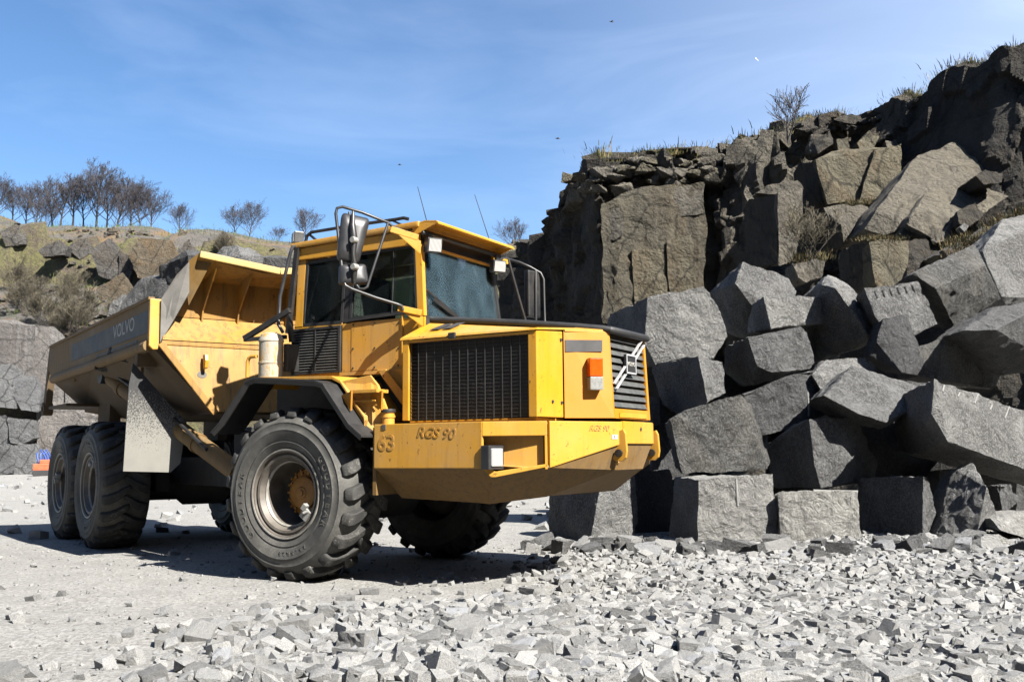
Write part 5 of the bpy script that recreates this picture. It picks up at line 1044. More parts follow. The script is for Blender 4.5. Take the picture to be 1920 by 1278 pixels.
# ================================================================== PILE OF QUARRIED BLOCKS
PILE = [
 (14.6, [(1215,557,0),(1318,537,.1),(1332,550,.15),(1355,600,.32),(1362,630,.42),(1338,672,.3),(1290,668,.08),(1228,684,.02),(1209,640,0),(1145,588,1.5),(1138,615,1.6),(1142,660,1.4)], 'granite_pale', 1.0, 'broad pale block behind the truck grille, top left of the pile'),
 (16.2, [(1393,491,.25),(1448,512,.6),(1478,520,.8),(1494,546,.95),(1488,558,.8),(1420,560,.25),(1378,531,0),(1440,612,.5),(1400,632,1.0),(1365,622,1.3),(1352,585,1.4),(1330,549,1.3)], 'granite_pale', 1.0, 'peaked block with a pointed crest, highest of the pile'),
 (15.3, [(1432,557,0),(1500,554,.25),(1525,556,.35),(1558,563,.55),(1567,602,.65),(1530,606,.4),(1470,610,.1),(1446,616,0),(1410,570,1.1),(1402,624,1.2)], 'granite_pale', 0.9, 'long flat-topped pale slab just below the peaked block'),
 (14.6, [(1402,632,0),(1500,612,.25),(1513,621,.32),(1528,680,.42),(1519,692,.4),(1447,698,.02),(1420,687,0),(1362,648,1.2),(1358,696,1.2),(1412,722,.5)], 'granite_grey', 1.0, 'squarish grey block under the flat pale slab'),
 (13.5, [(1309,668,0),(1354,679,.3),(1360,736,.34),(1326,751,.05),(1320,720,0),(1222,683,1.3),(1233,722,1.3),(1240,757,1.3),(1266,776,.9),(1325,758,.1)], 'granite_pale', 0.7, 'small block with a wide black left side and narrow bright right face'),
 (12.7, [(1256,786,.05),(1290,768,.08),(1372,742,.25),(1388,738,.32),(1412,762,.6),(1430,815,.7),(1446,866,.75),(1440,879,.6),(1360,880,.3),(1280,888,0),(1270,850,0)], 'granite_rusty', 0.9, 'rough rusty-flecked block resting on the bottom row beside the bumper'),
 (12.1, [(1265,896,.85),(1253,1018,.85),(1310,898,0),(1448,889,.3),(1453,930,.3),(1462,1000,.3),(1460,1024,.28),(1308,1026,0)], 'granite_dusty', 0.9, 'bottom-row cube with one vertical drill groove in its bright face'),
 (12.9, [(1030,925,1.3),(1030,1010,1.3),(1105,1022,0),(1128,893,.05),(1192,894,.38),(1197,985,.4),(1184,1018,.32),(1080,905,.8)], 'granite_pale', 0.8, 'bottom-row block behind the truck bumper, leftmost of the pile'),
 (14.3, [(1393,738,0),(1480,705,.12),(1525,692,.22),(1540,735,.35),(1554,776,.42),(1470,806,.05),(1428,816,0),(1404,775,0)], 'granite_dark', 0.9, 'dark tilted block with a drill groove at its right edge, mid pile'),
 (13.2, [(1438,832,1.3),(1450,912,1.3),(1510,800,.3),(1517,785,0),(1590,782,.2),(1608,787,.3),(1600,850,.26),(1594,905,.2),(1540,914,0),(1527,870,0),(1645,868,.95),(1640,905,.9)], 'granite_grey', 0.9, 'upright block standing on the second block of the bottom row'),
 (12.2, [(1458,926,.02),(1468,920,0),(1608,920,.16),(1613,960,.16),(1615,1004,.16),(1590,1026,.12),(1465,1022,0)], 'granite_dusty', 1.0, 'wide low cube, second in the bottom row from the drilled cube'),
 (12.3, [(1614,896,1.05),(1616,1016,1.05),(1732,892,0),(1730,1012,0),(1743,905,.16),(1756,960,.4),(1748,990,.4)], 'granite_grey', 0.9, 'bottom-row cube in shade with a thin bright right edge'),
 (12.0, [(1790,880,.9),(1822,868,.8),(1850,912,.12),(1871,968,.4),(1852,986,.25),(1830,1014,.05),(1745,1014,.45),(1762,970,.6)], 'granite_pale', 0.8, 'leaning wedge-shaped block at the right of the bottom row'),
 (12.7, [(1872,908,.2),(1896,906,.3),(1910,936,.4),(1892,962,.3),(1880,964,.2)], 'granite_grey', 0.5, 'small block wedged beneath the great slab, behind the leaning wedge'),
 (12.3, [(1752,711,0),(1800,721,.5),(1860,741,.95),(1920,766,1.4),(1990,795,1.8),(1990,905,1.3),(1920,872,.95),(1840,841,.4),(1776,826,.02),(1747,775,0),(1735,722,.8),(1697,808,1.6),(1712,852,1.5),(1850,884,1.4),(1920,908,1.7),(1990,930,1.9)], 'granite_pale', 1.0, 'great slab with a row of drill marks along its top, at the right'),
 (13.0, [(1543,741,.02),(1598,687,.6),(1625,700,.62),(1655,718,.6),(1720,722,.95),(1736,726,1.1),(1712,766,.5),(1660,791,.1),(1610,775,.02),(1548,756,.3),(1600,790,.4),(1655,802,.4)], 'granite_grey', 0.8, 'flat-lying grey slab left of the great slab with drill marks'),
 (14.4, [(1523,703,.05),(1548,672,.3),(1572,680,.35),(1622,672,.5),(1655,720,.3),(1600,740,.1),(1545,742,0)], 'granite_pale', 0.7, 'pale block peeping up behind the flat-lying grey slab'),
 (15.2, [(1537,532,.5),(1552,513,.8),(1592,532,.9),(1632,590,.75),(1668,632,.65),(1627,628,0),(1596,572,0),(1566,540,0),(1535,560,1.0),(1528,612,1.5),(1525,680,1.4),(1600,658,.6)], 'granite_pale', 0.9, 'block with black left side and bright sloping right face by the toothed slab'),
 (14.85, [(1622,541,.05),(1670,532,.2),(1720,527,.4),(1728,560,.4),(1744,575,.45),(1758,607,.5),(1712,628,.3),(1668,634,.1),(1640,590,.05)], 'granite_pale', 0.8, 'thin pale slab with a toothed drilled top edge'),
 (14.4, [(1655,596,.3),(1700,587,.5),(1702,612,.4),(1718,640,.5),(1736,690,.6),(1734,706,.6),(1690,697,.1),(1632,666,.3),(1644,642,.2)], 'granite_dark', 0.6, 'jagged dark chunk in the middle of the pile below the toothed slab'),
 (14.9, [(1722,652,0),(1795,621,.25),(1790,650,.2),(1783,716,.2),(1722,706,0),(1880,702,1.5),(1862,729,1.3)], 'granite_rusty', 0.8, 'greenish-grey block right of the jagged dark chunk'),
 (15.2, [(1710,512,0),(1760,488,.5),(1826,458,1.2),(1845,490,.9),(1847,498,.8),(1755,541,0),(1877,561,1.5),(1790,614,1.0),(1757,582,.7)], 'granite_rusty', 0.9, 'tilted block with scratched bright top and black underside, upper right of the pile'),
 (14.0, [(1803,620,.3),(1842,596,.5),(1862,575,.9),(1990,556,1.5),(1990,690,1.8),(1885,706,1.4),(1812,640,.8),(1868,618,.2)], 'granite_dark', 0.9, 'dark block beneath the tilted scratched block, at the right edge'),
 (17.2, [(1842,470,0),(1880,411,.8),(1920,402,1.0),(1990,396,1.2),(1990,560,.8),(1886,570,.2),(1878,556,0),(1852,500,0)], 'granite_pale', 1.2, 'big pale face of rock above the pile at the right edge'),
 (14.2, [(1218,742,.2),(1236,746,.3),(1236,795,.3),(1220,800,.1)], 'granite_grey', 0.5, 'sliver of a block showing just right of the truck grille'),
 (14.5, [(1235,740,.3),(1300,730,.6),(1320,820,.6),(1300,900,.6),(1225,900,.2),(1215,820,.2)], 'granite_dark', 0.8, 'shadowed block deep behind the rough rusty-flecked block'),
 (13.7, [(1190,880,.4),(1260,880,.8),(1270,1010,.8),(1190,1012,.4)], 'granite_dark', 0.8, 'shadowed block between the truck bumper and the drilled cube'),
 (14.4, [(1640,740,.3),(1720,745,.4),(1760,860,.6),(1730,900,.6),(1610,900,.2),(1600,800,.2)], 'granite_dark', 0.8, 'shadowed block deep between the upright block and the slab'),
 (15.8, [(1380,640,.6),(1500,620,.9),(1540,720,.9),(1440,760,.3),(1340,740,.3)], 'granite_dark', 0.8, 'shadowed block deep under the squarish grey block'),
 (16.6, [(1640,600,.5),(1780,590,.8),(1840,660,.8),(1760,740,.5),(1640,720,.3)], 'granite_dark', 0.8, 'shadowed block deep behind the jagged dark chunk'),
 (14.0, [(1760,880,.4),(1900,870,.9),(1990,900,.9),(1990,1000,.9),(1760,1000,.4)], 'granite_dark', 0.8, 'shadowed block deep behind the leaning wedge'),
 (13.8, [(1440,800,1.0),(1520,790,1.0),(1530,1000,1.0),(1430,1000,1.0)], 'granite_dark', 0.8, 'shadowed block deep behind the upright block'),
 (11.7, [(1858,972,.3),(1895,962,.35),(1930,958,.5),(1990,966,.8),(1990,1022,.6),(1910,1004,.1),(1876,994,0)], 'granite_dusty', 0.5, 'low white-topped block at the right edge of the bottom row'),
 (11.0, [(1852,1006,.1),(1872,1002,.1),(1940,1034,.5),(1990,1052,.8),(1960,1082,.2),(1890,1060,0),(1862,1040,0)], 'granite_dusty', 0.4, 'sloping stone on the gravel at the right edge before the pile'),
]
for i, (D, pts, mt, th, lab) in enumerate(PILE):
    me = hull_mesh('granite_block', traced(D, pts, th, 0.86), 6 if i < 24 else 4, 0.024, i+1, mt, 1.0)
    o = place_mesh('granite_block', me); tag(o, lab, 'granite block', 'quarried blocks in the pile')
    if i == 6: drilled = o
    if i == 8: groove2 = o
    if i == 14: slab = o
    if i == 18: toothed = o
plain('drill_dust', (0.30, 0.30, 0.29), 0.9, 0, 0.3, 20)
from mathutils.bvhtree import BVHTree
_bv = {}
def on_rock(p, u, v):
    if p.name not in _bv: _bv[p.name] = BVHTree.FromPolygons([q.co+p.location for q in p.data.vertices], [tuple(f.vertices) for f in p.data.polygons])
    d = (at(u, v, 10)-CAM).normalized(); h = _bv[p.name].ray_cast(CAM, d); return h[0]
def groove(p, uv, r, mat='drill_dust'):
    P = [on_rock(p, u, v) for u, v in uv]; P = [q-p.location for q in P if q is not None]
    if len(P) > 1: MB().tube(P, r, 8).build('drill_groove', mat, p, smooth=50)
groove(drilled, [(1380, 897), (1381, 915), (1382, 932), (1383, 948)], 0.016); groove(groove2, [(1514, 735), (1515, 750), (1516, 765), (1516, 780)], 0.014)
for u, v, u2, v2 in ((1802,728,1796,744),(1834,738,1827,756),(1864,749,1856,768),(1892,762,1884,784),(1770,722,1767,734)): groove(slab, [(u, v), ((u+u2)/2, (v+v2)/2), (u2, v2)], 0.011)
for k in range(6): u = 1640+k*14; v = 546-k*2.4; groove(toothed, [(u, v), (u+2, v+6), (u+5, v+13)], 0.016, 'granite_dark')

# blocks carried by the truck
def load_block(u0, v0, x, pts, mt, lab, seed):
    me = hull_mesh('granite_block', pts, 4, 0.02, seed, mt, 0.8); o = place_mesh('granite_block', me); tag(o, lab, 'granite block', 'blocks loaded on the truck')
TW = Matrix.Translation((-1.358, 10.469, 0)) @ Matrix.Rotation(-A1, 4, 'Z') @ TRL
def lb(c, dims, rot, seed):
    rg = random.Random(seed); pts = []
    for sx in (-1, 1):
        for sy_ in (-1, 1):
            for sz in (-1, 1): pts.append(Vector((sx*dims[0]/2*rg.uniform(0.7, 1.05), sy_*dims[1]/2*rg.uniform(0.7, 1.05), sz*dims[2]/2*rg.uniform(0.65, 1.05))))
    for k in range(3): pts.append(Vector((rg.uniform(-.4, .4)*dims[0], rg.uniform(-.4, .4)*dims[1], dims[2]*0.56)))
    e = Matrix.Rotation(rot, 4, 'Z') @ Matrix.Rotation(rg.uniform(-0.2, 0.2), 4, 'X')
    return [TW @ (Vector(c)+(e @ p)) for p in pts]
for c, dims, rot, mt, lab in (
    ((-2.15, -0.66, 2.66), (1.5, 1.1, 1.15), 0.3, 'granite_grey', 'grey block showing over the truck body side wall near its front post'),
    ((-3.55, -0.68, 2.62), (1.3, 1.0, 1.0), -0.2, 'granite_grey', 'lower grey block on the truck, showing over the side wall towards the tail'),
    ((-1.55, -0.55, 3.05), (0.75, 0.7, 0.95), 0.1, 'granite_dark', 'black block on the truck at the left end of the pale canopy lip'),
    ((-1.65, -0.1, 3.2), (0.6, 0.5, 0.95), 0.5, 'granite_pale', 'speckled block rising above the middle of the canopy lip of the truck'),
    ((-1.9, 0.45, 3.05), (1.1, 0.8, 1.15), 0.9, 'granite_dark', 'dark block on the truck, right of the speckled block above the lip'),
    ((-2.2, 0.75, 2.9), (1.2, 0.9, 1.5), 0.2, 'granite_grey', 'grey block on the truck seen just left of the cab guard'),
    ((-1.7, -0.3, 2.30), (1.2, 1.2, 0.9), 0.2, 'granite_dark', 'block low in the front of the truck body under the other load'),
    ((-2.0, 0.3, 2.35), (1.1, 1.0, 1.0), 0.2, 'granite_dark', 'block in the truck body beneath the dark block by the cab'),
    ((-3.0, 0.4, 2.3), (1.4, 1.2, 1.1), 0.5, 'granite_grey', 'block lying in the middle of the truck body behind the others'),
    ((-4.9, 0.0, 2.2), (1.3, 1.5, 0.7), 0.1, 'granite_grey', 'low block at the tail of the truck body')):
    load_block(0, 0, 0, lb(c, dims, rot, int(abs(c[0]*100))), mt, lab, int(abs(c[0]*37+c[2]*11)))

# unseen wall ring added behind the camera to cut sky fill and deepen shade
th = np.linspace(R(172), R(392), 150); hz_ = np.linspace(0, 1, 14)
TH, HH = np.meshgrid(th, hz_, indexing='ij'); rb = np.random.default_rng(8)
RAD = 33+3*np.sin(TH*3)+facets(TH*40, HH*14, 240, 0.5, 1.6, 0.2, rb)+3*HH
HT = (19+2.0*np.sin(TH*2.3+1))*HH-0.3
q = np.stack([RAD*np.cos(TH), RAD*np.sin(TH)+8, HT], -1); back_ = np.stack([(RAD[:, -1]+60)*np.cos(th), (RAD[:, -1]+60)*np.sin(th)+8, HT[:, -1]+4], -1)
full_ = np.concatenate([q, back_[:, None, :]], 1)
bw = set_np_mesh('unseen_sky_blocker', full_.reshape(-1, 3), grid_faces(150, 15), 'cliff_dark_shaded'); tag(bw, kind='structure')

# ================================================================== LOOSE STONES AND GRAVEL
rg = random.Random(77)
def gz(x, y): return float(ground_z(np.array(x), np.array(y)))
def pix(x, y, z=0.0):
    d = Vector((x, y, z))-CAM; D = d.dot(_F); return 960+FPX*d.dot(CR)/D, 639-FPX*d.dot(CU)/D
def in_frame(x, y):
    u, v = pix(x, y); return -60 < u < 1980 and v < 1330
def dens(x, y):
    """how thickly stones cover the floor: bare wheel track on the left, rubble apron to the right"""
    e = -1.1+0.9*float(fbm(np.array(y*0.6), np.array(x*0.3), 3))
    apron = 1/(1+math.exp(-(x-(e if y < 7.6 else 0.4+(y-7.6)*0.18))*3.0))
    track = 1-0.75*math.exp(-((y-(8.35+0.12*x))/0.45)**2)*(1 if x < 1.2 else 0.25)
    return apron*track
def block_variants(n, seed, flat):
    r = random.Random(seed); res = []
    for k in range(n):
        bm = bmesh.new(); ax = (r.uniform(0.8, 1.2), r.uniform(0.65, 1.0), r.uniform(0.55, 0.9)*flat); dropped = r.sample(range(8), r.choice((0, 0, 1, 1, 2)))
        for j in range(8):
            c = [(1 if j >> b & 1 else -1) for b in range(3)]
            if j in dropped: c = [c[i]*r.uniform(0.1, 0.6) for i in range(3)]
            bm.verts.new([c[i]*0.5*ax[i]*r.uniform(0.70, 1.05) for i in range(3)])
        for j in range(2): bm.verts.new([r.uniform(-0.45, 0.45)*ax[0], r.uniform(-0.45, 0.45)*ax[1], ax[2]*r.uniform(0.45, 0.6)])
        h = bmesh.ops.convex_hull(bm, input=bm.verts)
        bmesh.ops.delete(bm, geom=[g_ for g_ in h['geom_interior'] if isinstance(g_, bmesh.types.BMVert)], context='VERTS')
        lo = [v for v in bm.verts if not v.link_faces]
        if lo: bmesh.ops.delete(bm, geom=lo, context='VERTS')
        bmesh.ops.triangulate(bm, faces=bm.faces); bmesh.ops.recalc_face_normals(bm, faces=bm.faces); bm.verts.index_update()
        res.append((np.array([v.co[:] for v in bm.verts]), np.array([[v.index for v in f.verts] for f in bm.faces]))); bm.free()
    return res
vs_big = block_variants(26, 31, 0.95); vs_small = block_variants(30, 32, 0.95)
big_me = []
for k, (V, F) in enumerate(vs_big):
    me = hull_mesh('loose_stone', [Vector(p) for p in V], 3, 0.03, k+300, 'loose_stone', 0.35); me.materials.clear(); me.materials.append(M['loose_stone']); big_me.append(me)
foot_me = []
for k in range(8):
    me = big_me[k*3].copy(); me.materials.clear(); me.materials.append(M['granite_pale' if k % 2 else 'granite_grey']); foot_me.append(me)
spots = []
def ok(x, y, r):
    return all((x-a)**2+(y-b)**2 > (0.80*(r+c))**2 for a, b, c in spots)
tries = 0
while len(spots) < 236 and tries < 20000:
    tries += 1; y = 5.0+4.2*rg.random()**1.35; u = rg.uniform(-20, 1940); x = (u-960)/FPX*y
    if rg.random() > max(0.02, dens(x, y)) : continue
    near = max(0, 1-(y-5)/3.6); s = rg.uniform(0.09, 0.14)+0.09*near*rg.random()**1.5
    if 5.2 < y < 6.9 and -2.2 < x < 0.4 and rg.random() < 0.45: s = rg.uniform(0.14, 0.27)
    if ok(x, y, s*0.5): spots.append((x, y, s*0.5))
tries = 0; n1 = len(spots)
while len(spots) < n1+64 and tries < 20000:      # row at the foot of the pile
    tries += 1; u = rg.uniform(985, 1930); y = rg.uniform(10.9, 12.1)-(0.4 if u > 1500 else 0)+(0.5 if u < 1200 else 0); x = (u-960)/FPX*y
    s = rg.uniform(0.14, 0.36)*(1.1 if rg.random() < 0.3 else 0.8)
    if ok(x, y, s*0.5): spots.append((x, y, s*0.5))
LABF = 'loose grey angular stone lying on the gravel in the foreground'; LABP = 'broken angular stone lying at the foot of the block pile'
for i, (x, y, r) in enumerate(spots):
    o = bpy.data.objects.new('loose_stone', big_me[rg.randrange(26)] if i < n1 or rg.random() < 0.35 else foot_me[rg.randrange(8)]); COL.objects.link(o); s = 2*r
    o.scale = (s*rg.uniform(0.9, 1.25), s*rg.uniform(0.8, 1.15), s*rg.uniform(0.75, 1.15)); o.rotation_euler = (rg.gauss(0, 0.2), rg.gauss(0, 0.2), rg.uniform(0, 6.28)); o.location = (x, y, gz(x, y)+s*(0.10 if i < n1 else 0.2))
    if i < n1: tag(o, LABF, 'stone', 'loose stones on the foreground gravel')
    else: tag(o, LABP, 'stone', 'stones at the foot of the pile')
items = []
def under_wheel(x, y):
    return False
while len(items) < 17000:
    y = 4.9+8.0*rg.random()**1.1; u = rg.uniform(-40, 1960); x = (u-960)/FPX*y
    if rg.random() > dens(x, y)**1.2+0.004: continue
    near = max(0, 1-(y-5)/4.0); s = 0.03+0.065*rg.random()**1.3+0.06*rg.random()**4+0.04*near*rg.random()**2
    items.append((x, y, gz(x, y)+s*rg.uniform(0.02, 0.22), s))
for k in range(16000):
    y = 4.9+9.0*rg.random(); u = rg.uniform(-40, 1960); x = (u-960)/FPX*y; s = rg.uniform(0.012, 0.035)
    if rg.random() > dens(x, y)+0.10: continue
    items.append((x, y, gz(x, y)+s*0.15, s))
for k in range(500):     # scattered on the far floor
    y = rg.uniform(14, 60); x = rg.uniform(-0.55, 0.05)*y; s = rg.uniform(0.05, 0.25); items.append((x, y, gz(x, y)+s*0.1, s))
gv = scatter_mesh('gravel', vs_small, items, 'gravel_stone', rg); tag(gv, 'pale grey crushed stone covering the quarry floor', 'gravel', kind='stuff')

# ================================================================== GRASS ALONG THE RIM AND LEDGES
def tufts(name, spots_, mat, hgt, label, n=26, spread=0.22):
    V = []; F = []
    for (p, sc_) in spots_:
        for k in range(n):
            a = rg.uniform(0, 6.28); r = abs(rg.gauss(0, spread))*sc_; b = Vector((p.x+r*math.cos(a), p.y+r*math.sin(a), p.z-0.03)); h = hgt*sc_*rg.uniform(0.4, 1.1)
            ln = Vector((math.cos(a)*rg.uniform(0.1, 0.7), math.sin(a)*rg.uniform(0.1, 0.7), 1)).normalized(); w = Vector((-math.sin(a), math.cos(a), 0))*(0.012*sc_*hgt/0.3)
            mid = b+ln*h*0.55; tip = b+ln*h+Vector((ln.x, ln.y, -0.35))*h*0.3; i = len(V)
            V += [b-w, b+w, mid-w*0.8, mid+w*0.8, tip]; F += [(i, i+1, i+3, i+2), (i+2, i+3, i+4, i+4)]
    VV = np.array([v[:] for v in V]); T = []
    for f in F:
        if f[2] == f[3]: T.append((f[0], f[1], f[2]))
        else: T += [(f[0], f[1], f[2]), (f[0], f[2], f[3])]
    o = set_np_mesh(name, VV, np.array(T), mat); tag(o, label, 'grass', kind='stuff'); return o
sp = []
for k in range(520):
    i = rg.randrange(int(NU*0.08), int(NU*0.66)); q = pl[rg.choice((0, 0, 1))][i]
    sp.append((Vector((q[0], q[1], q[2]-0.05)), rg.uniform(0.5, 1.3)*(1.6 if rg.random() < 0.08 else 1)))
tufts('grass', sp, 'dry_grass', 0.20, 'tawny dry grass fringing the top of the cliff', 40, 0.30)
sp = []
for k in range(120):
    t_ = rg.random(); u = 1775+t_*190+rg.uniform(-10, 10); v = 468-t_*78+rg.uniform(-16, 12); sp.append((at(u, v, 21.6-1.5*t_), rg.uniform(0.6, 1.2)))
for k in range(26): sp.append((at(rg.uniform(1480, 1545), rg.uniform(470, 490), 22.4), rg.uniform(0.6, 1.2)))
for k in range(30): sp.append((at(rg.uniform(1560, 1680), rg.uniform(372, 384), 28.9), rg.uniform(0.5, 0.9)))
for k in range(18): sp.append((at(rg.uniform(1600, 1700), rg.uniform(440, 452), 21.6), rg.uniform(0.4, 0.8)))
tufts('grass', sp, 'dry_grass_dark', 0.17, 'brown and green tufts on the cliff ledges above the pile')
# turf bank behind the tufts, above the pile at the right
me = hull_mesh('turf_bank', traced(22.0, [(1770, 470, 0), (1850, 425, .3), (1920, 388, .6), (2000, 350, 1), (2000, 440, .4), (1880, 450, 0), (1790, 500, 0)], 2.0, 0.85), 4, 0.08, 901, 'far_slope', 1.5); tb = place_mesh('turf_bank', me); tag(tb, kind='structure')
sp = []
for k in range(900):
    x = rg.uniform(-50, 8); y = rg.uniform(90, 99); sp.append((Vector((x, y, hill_z(x, y))), rg.uniform(0.6, 1.2)))
for k in range(1500):
    x = rg.uniform(-50, 8); y = rg.uniform(72, 90); sp.append((Vector((x, y, hill_z(x, y))), rg.uniform(0.6, 1.2)))
tufts('grass', sp, 'fresh_grass', 0.40, 'rough grass on the far hill below the bare trees', 8, 0.8)

# ================================================================== BARE TREES AND SHRUBS
def grow(seed, height, spread, levels=4, stems=1, lean=0.0, thick=0.02, limbs=16, first=0.2, rmin=0.0011, up=0.28):
    r = random.Random(seed); trunk = MB(); crown = MB()
    def branch(p, d, L, rad, lv):
        n = 4 if lv == 1 else (3 if lv == 2 else 2); P = [p]; q = p
        for k in range(n):
            d = (d+Vector((r.gauss(0, 0.14), r.gauss(0, 0.14), r.gauss(0, 0.10)+up*0.35))).normalized(); q = q+d*(L/n); P.append(q)
        rr = [max(rad*(1-0.62*k/n), height*rmin*0.7) for k in range(n+1)]
        crown.tube(P, rr, 5 if lv == 1 else 3, cap=False)
        if lv >= levels: return
        m = {1: 8, 2: 5, 3: 3}.get(lv, 2)
        for k in range(m):
            f = 0.25+0.75*(k+r.random())/m; f = min(f, 0.999); i_ = min(n-1, int(f*n)); b = P[i_].lerp(P[i_+1], f*n-i_)
            a = r.uniform(0, 6.28); tl = r.uniform(0.45, 0.85); ax = d.orthogonal().normalized(); ax2 = d.cross(ax)
            nd = d*math.cos(tl)+(ax*math.cos(a)+ax2*math.sin(a))*math.sin(tl); nd.normalize()
            branch(b, nd, L*r.uniform(0.38, 0.62)*(1.15-0.45*f), max(rad*0.5*(1-0.4*f), height*rmin), lv+1)
    for s_ in range(stems):
        w = 0.10+0.28*(stems > 1); d = Vector((r.gauss(lean, w), r.gauss(0, w), 1)).normalized(); p = Vector((0, 0, -0.03*height)); P = [p]; N = 8; H = height*(0.85 if stems == 1 else r.uniform(0.6, 0.9))
        for k in range(N):
            d = (d+Vector((r.gauss(0, 0.07), r.gauss(0, 0.07), 0.06))).normalized(); p = p+d*(H/N); P.append(p)
        R0 = height*thick*(0.6 if stems > 1 else 1)
        trunk.tube(P, [R0*(1.25 if k == 0 else 1)*(1-0.85*k/N) for k in range(N+1)], 7, cap=False)
        nl_ = limbs if stems == 1 else max(4, limbs//stems); a = r.uniform(0, 6.28)
        for k in range(nl_):
            f = first+(0.97-first)*(k+r.random()*0.8)/nl_; i_ = min(N-1, int(f*N)); b = P[i_].lerp(P[i_+1], f*N-i_); a += 2.4+r.gauss(0, 0.3); tl = r.uniform(0.6, 1.0)*(1.1-0.4*f)
            nd = Vector((math.cos(a)*math.sin(tl), math.sin(a)*math.sin(tl), math.cos(tl))); branch(b, nd, height*0.54*spread*(1.08-0.72*f)*r.uniform(0.75, 1.15), R0*0.5*(1-0.6*f), 1)
    zs = [v[2] for v in crown.v]; k = height*1.14/max(zs)
    for mb in (trunk, crown): mb.v = [(x*k, y*k, z*k) for x, y, z in mb.v]
    return trunk, crown
def tree(u, vb, vt, D, label, seed, spread=1.0, levels=4, stems=1, name='bare_tree', group='bare trees along the far hilltop', mats=('bark', 'twig'), cat='tree', thick=0.019, limbs=16, first=0.2, rmin=0.0019, base=None):
    b = at(u, vb, D) if base is None else base; t_ = at(u, vt, D); h = t_.z-b.z
    tr, cr_ = grow(seed, h, spread, levels, stems, 0, thick, limbs, first, rmin)
    root = empty(name, None, (b.x, b.y, b.z-0.15)); tag(root, label, cat, group)
    tr.build('trunk' if stems == 1 else 'stems', mats[0], root, smooth=60); cr_.build('crown', mats[1], root, smooth=60); return root
TREES = [
 (-6, 415, 335, 97, 'tall bare tree cut off by the left edge of the photo', 1.1), (48, 424, 346, 98, 'leaning slender bare tree, first wholly in view from the left', 0.9), (64, 428, 352, 97, 'thin bare tree just right of the leaning slender one', 0.8),
 (84, 430, 372, 96, 'low many-branched tree before the tall trees at the left', 1.1), (112, 420, 334, 97, 'bare tree with a narrow upright crown, left of the tallest tree', 0.85), (137, 416, 330, 98, 'bare tree close against the left side of the tallest tree', 0.85),
 (180, 420, 314, 97, 'tallest bare tree on the far hilltop with a straight trunk', 1.0), (218, 427, 336, 97, 'airy pale-stemmed tree right of the tallest tree', 0.75), (230, 428, 358, 96, 'short twin tree between the airy tree and the round-crowned tree', 0.8),
 (264, 425, 336, 97, 'round-crowned bare tree leaning its branches to the right', 1.25), (244, 427, 350, 98, 'thicket tree on the left flank of the round-crowned tree', 0.9), (335, 438, 384, 97, 'small pale bare tree standing alone in the dip of the hill', 1.1),
 (442, 438, 386, 98, 'left tree of the pair standing above the truck body', 1.25), (466, 443, 379, 97, 'right and larger tree of the pair above the truck body', 1.25), (520, 452, 422, 97, 'low purple-brown bush-like tree right of the pair', 1.3),
 (22, 420, 350, 99, 'dark bare tree between the cut-off tree and the leaning slender one', 0.95), (98, 424, 340, 99, 'bare tree rising behind the low many-branched tree', 0.9), (156, 420, 338, 99, 'bare tree whose crown touches the tallest tree from the left', 0.95), (200, 424, 340, 99, 'bare tree whose crown touches the tallest tree from the right', 0.95), (282, 428, 356, 98, 'lower bare tree on the right flank of the round-crowned tree', 1.1),
 (573, 452, 392, 97, 'thin bare tree just left of the cab roof', 1.2), (966, 476, 414, 95, 'round bare tree right of the cab, before the cliff', 1.2)]
for i, (u, vb, vt, D, lab, spd) in enumerate(TREES): tree(u, vb+5, vt, D, lab, 100+i, spd*1.22, 4, 1 if i not in (3, 8, 14) else 3, limbs=22 if spd > 0.95 else 17)
sap = tree(1476, 256, 166, 31.6, 'leafless sapling on the rim of the right cliff', 555, 1.3, 2, 5, 'bare_sapling', 'saplings', ('bark', 'bark'), 'tree', 0.018, 25, 0.3, 0.0055)
del sap['group']
# shrubs on the slope
SV = []
for k in range(4):
    tr, cr_ = grow(700+k, 2.2, 1.0, 3, 7, 0, 0.014, 42, 0.15, 0.0035); SV.append((tr.mesh('stems', smooth=60), cr_.mesh('crown', smooth=60)))
SHR = [(60, 520, 80), (130, 530, 80), (40, 575, 75), (75, 590, 73), (140, 500, 83), (30, 500, 83), (60, 480, 86), (210, 595, 73), (330, 520, 82), (110, 590, 73), (420, 462, 88), (350, 540, 80), (120, 525, 79), (160, 560, 76), (980, 590, 74), (255, 560, 77), (145, 590, 72.5), (130, 575, 74)]
for i, (u, v, D) in enumerate(SHR):
    p = at(u, v, D); root = empty('shrub', None, (p.x, p.y, hill_z(p.x, p.y)-0.1), (0, 0, rg.uniform(0, 6.28))); s = rg.uniform(0.9, 1.7); root.scale = (s*0.85, s*0.85, s*0.8)
    tag(root, 'bare brown twiggy shrub on the far rubble slope', 'shrub', 'shrubs on the far slope')
    a0, b0 = SV[i % 4]; obj('stems', a0, 'bark', root); obj('crown', b0, 'shrub_twig', root)
p = at(1518, 488, 22.3); root = empty('shrub', None, (p.x, p.y, p.z)); root.scale = (0.55,)*3; tag(root, 'dark leafless shrub on the ledge between the pillar and the tan block', 'shrub'); obj('stems', SV[0][0], 'bark', root); obj('crown', SV[0][1], 'bark', root)

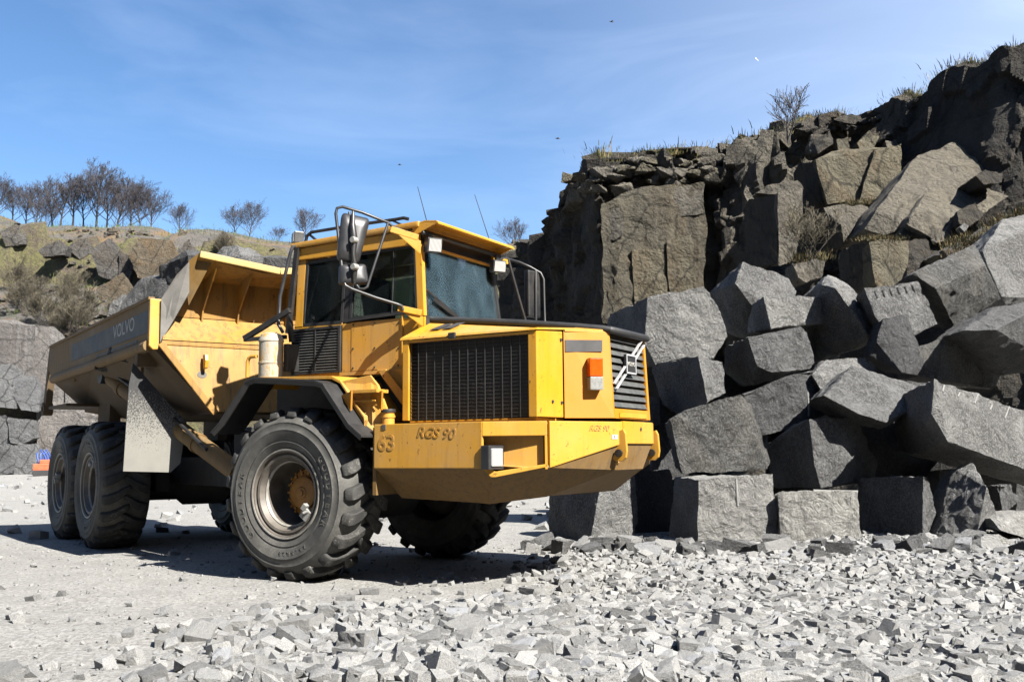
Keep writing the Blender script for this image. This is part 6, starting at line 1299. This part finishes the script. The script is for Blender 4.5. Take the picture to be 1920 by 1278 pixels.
# ================================================================== SMALL DRILL RIG BY THE FAR WALL, BIRDS
p = at(80, 893, 62); rig = empty('drill_rig', None, (p.x, p.y, gz(p.x, p.y)), (0, 0, 0.4)); tag(rig, 'small orange drilling machine with blue hoses beside the far wall', 'drill rig')
m = MB(); m.box(-0.55, 0.55, -0.3, 0.3, 0.35, 0.75); m.box(-0.2, 0.5, -0.25, 0.25, 0.75, 1.0); m.build('engine_box', 'machine_orange', rig, bevel=0.04)
for s in (-1, 1):
    m = MB(); pr = [(-0.6, 0.12), (-0.48, 0.0), (0.48, 0.0), (0.6, 0.12), (0.6, 0.24), (0.48, 0.36), (-0.48, 0.36), (-0.6, 0.24)]; m.prism([(x, 0.36*s-0.09, z) for x, z in pr], (0, 0.18, 0)); m.build('track', 'black_rubber', rig, bevel=0.02)
m = MB(); m.bar((0.45, 0, 0.8), (0.75, 0, 1.35), 0.1, 0.12); m.build('boom', 'machine_orange', rig, bevel=0.01)
for k in range(3):
    m = MB().tube([(-0.25+0.12*k, 0.05*k, 0.75), (-0.38+0.2*k, 0.02, 1.35), (-0.2+0.18*k, 0.05, 1.6), (0.05+0.15*k, 0.0, 1.25), (0.2+0.1*k, 0.0, 0.85)], 0.055, 8); m.build('hose', 'hose_blue', rig, smooth=50)
m = MB(); m.obox((0.75, -0.2, 0.9), (1, 0, 0.3), (0, 1, 0), (-0.3, 0, 1), 0.18, 0.12, 0.2); m.build('control_box', 'sticker_white', rig, bevel=0.02)
def bird(u, v, D, span, mat, label, heading, bank):
    p = at(u, v, D); root = empty('bird', None, p, (bank, 0.1, heading)); tag(root, label, 'bird', 'gulls in the sky')
    m = MB().tube([(-0.5*span*0.45, 0, 0), (-0.1*span, 0, 0.0), (0.1*span, 0, 0.01), (0.24*span, 0, 0.03), (0.30*span, 0, 0.02)], [0.008*span, 0.055*span, 0.055*span, 0.035*span, 0.005*span], 8); m.build('body', mat, root, smooth=60)
    for s in (-1, 1):
        m = MB(); m.prism([(0.08*span, 0.02*s*span, 0.01), (0.10*span, 0.25*s*span, 0.10*span), (-0.02*span, 0.5*s*span, 0.06*span), (-0.04*span, 0.26*s*span, 0.09*span), (-0.07*span, 0.02*s*span, 0.01)], (0, 0, 0.008*span)); m.build('wing', mat, root)
bird(1418, 112, 60, 0.5, 'bird_white', 'white gull flying above the right cliff', 0.6, 0.9); bird(1146, 41, 90, 0.9, 'bird_dark', 'dark bird highest in the sky, near the top edge', 0.4, 0.3); bird(1045, 260, 90, 0.9, 'bird_dark', 'dark bird just left of the cliff top', 0.2, 0.25); bird(749, 309, 110, 0.9, 'bird_dark', 'faint dark bird above the cab, left of the aerials', 0.2, 0.2)
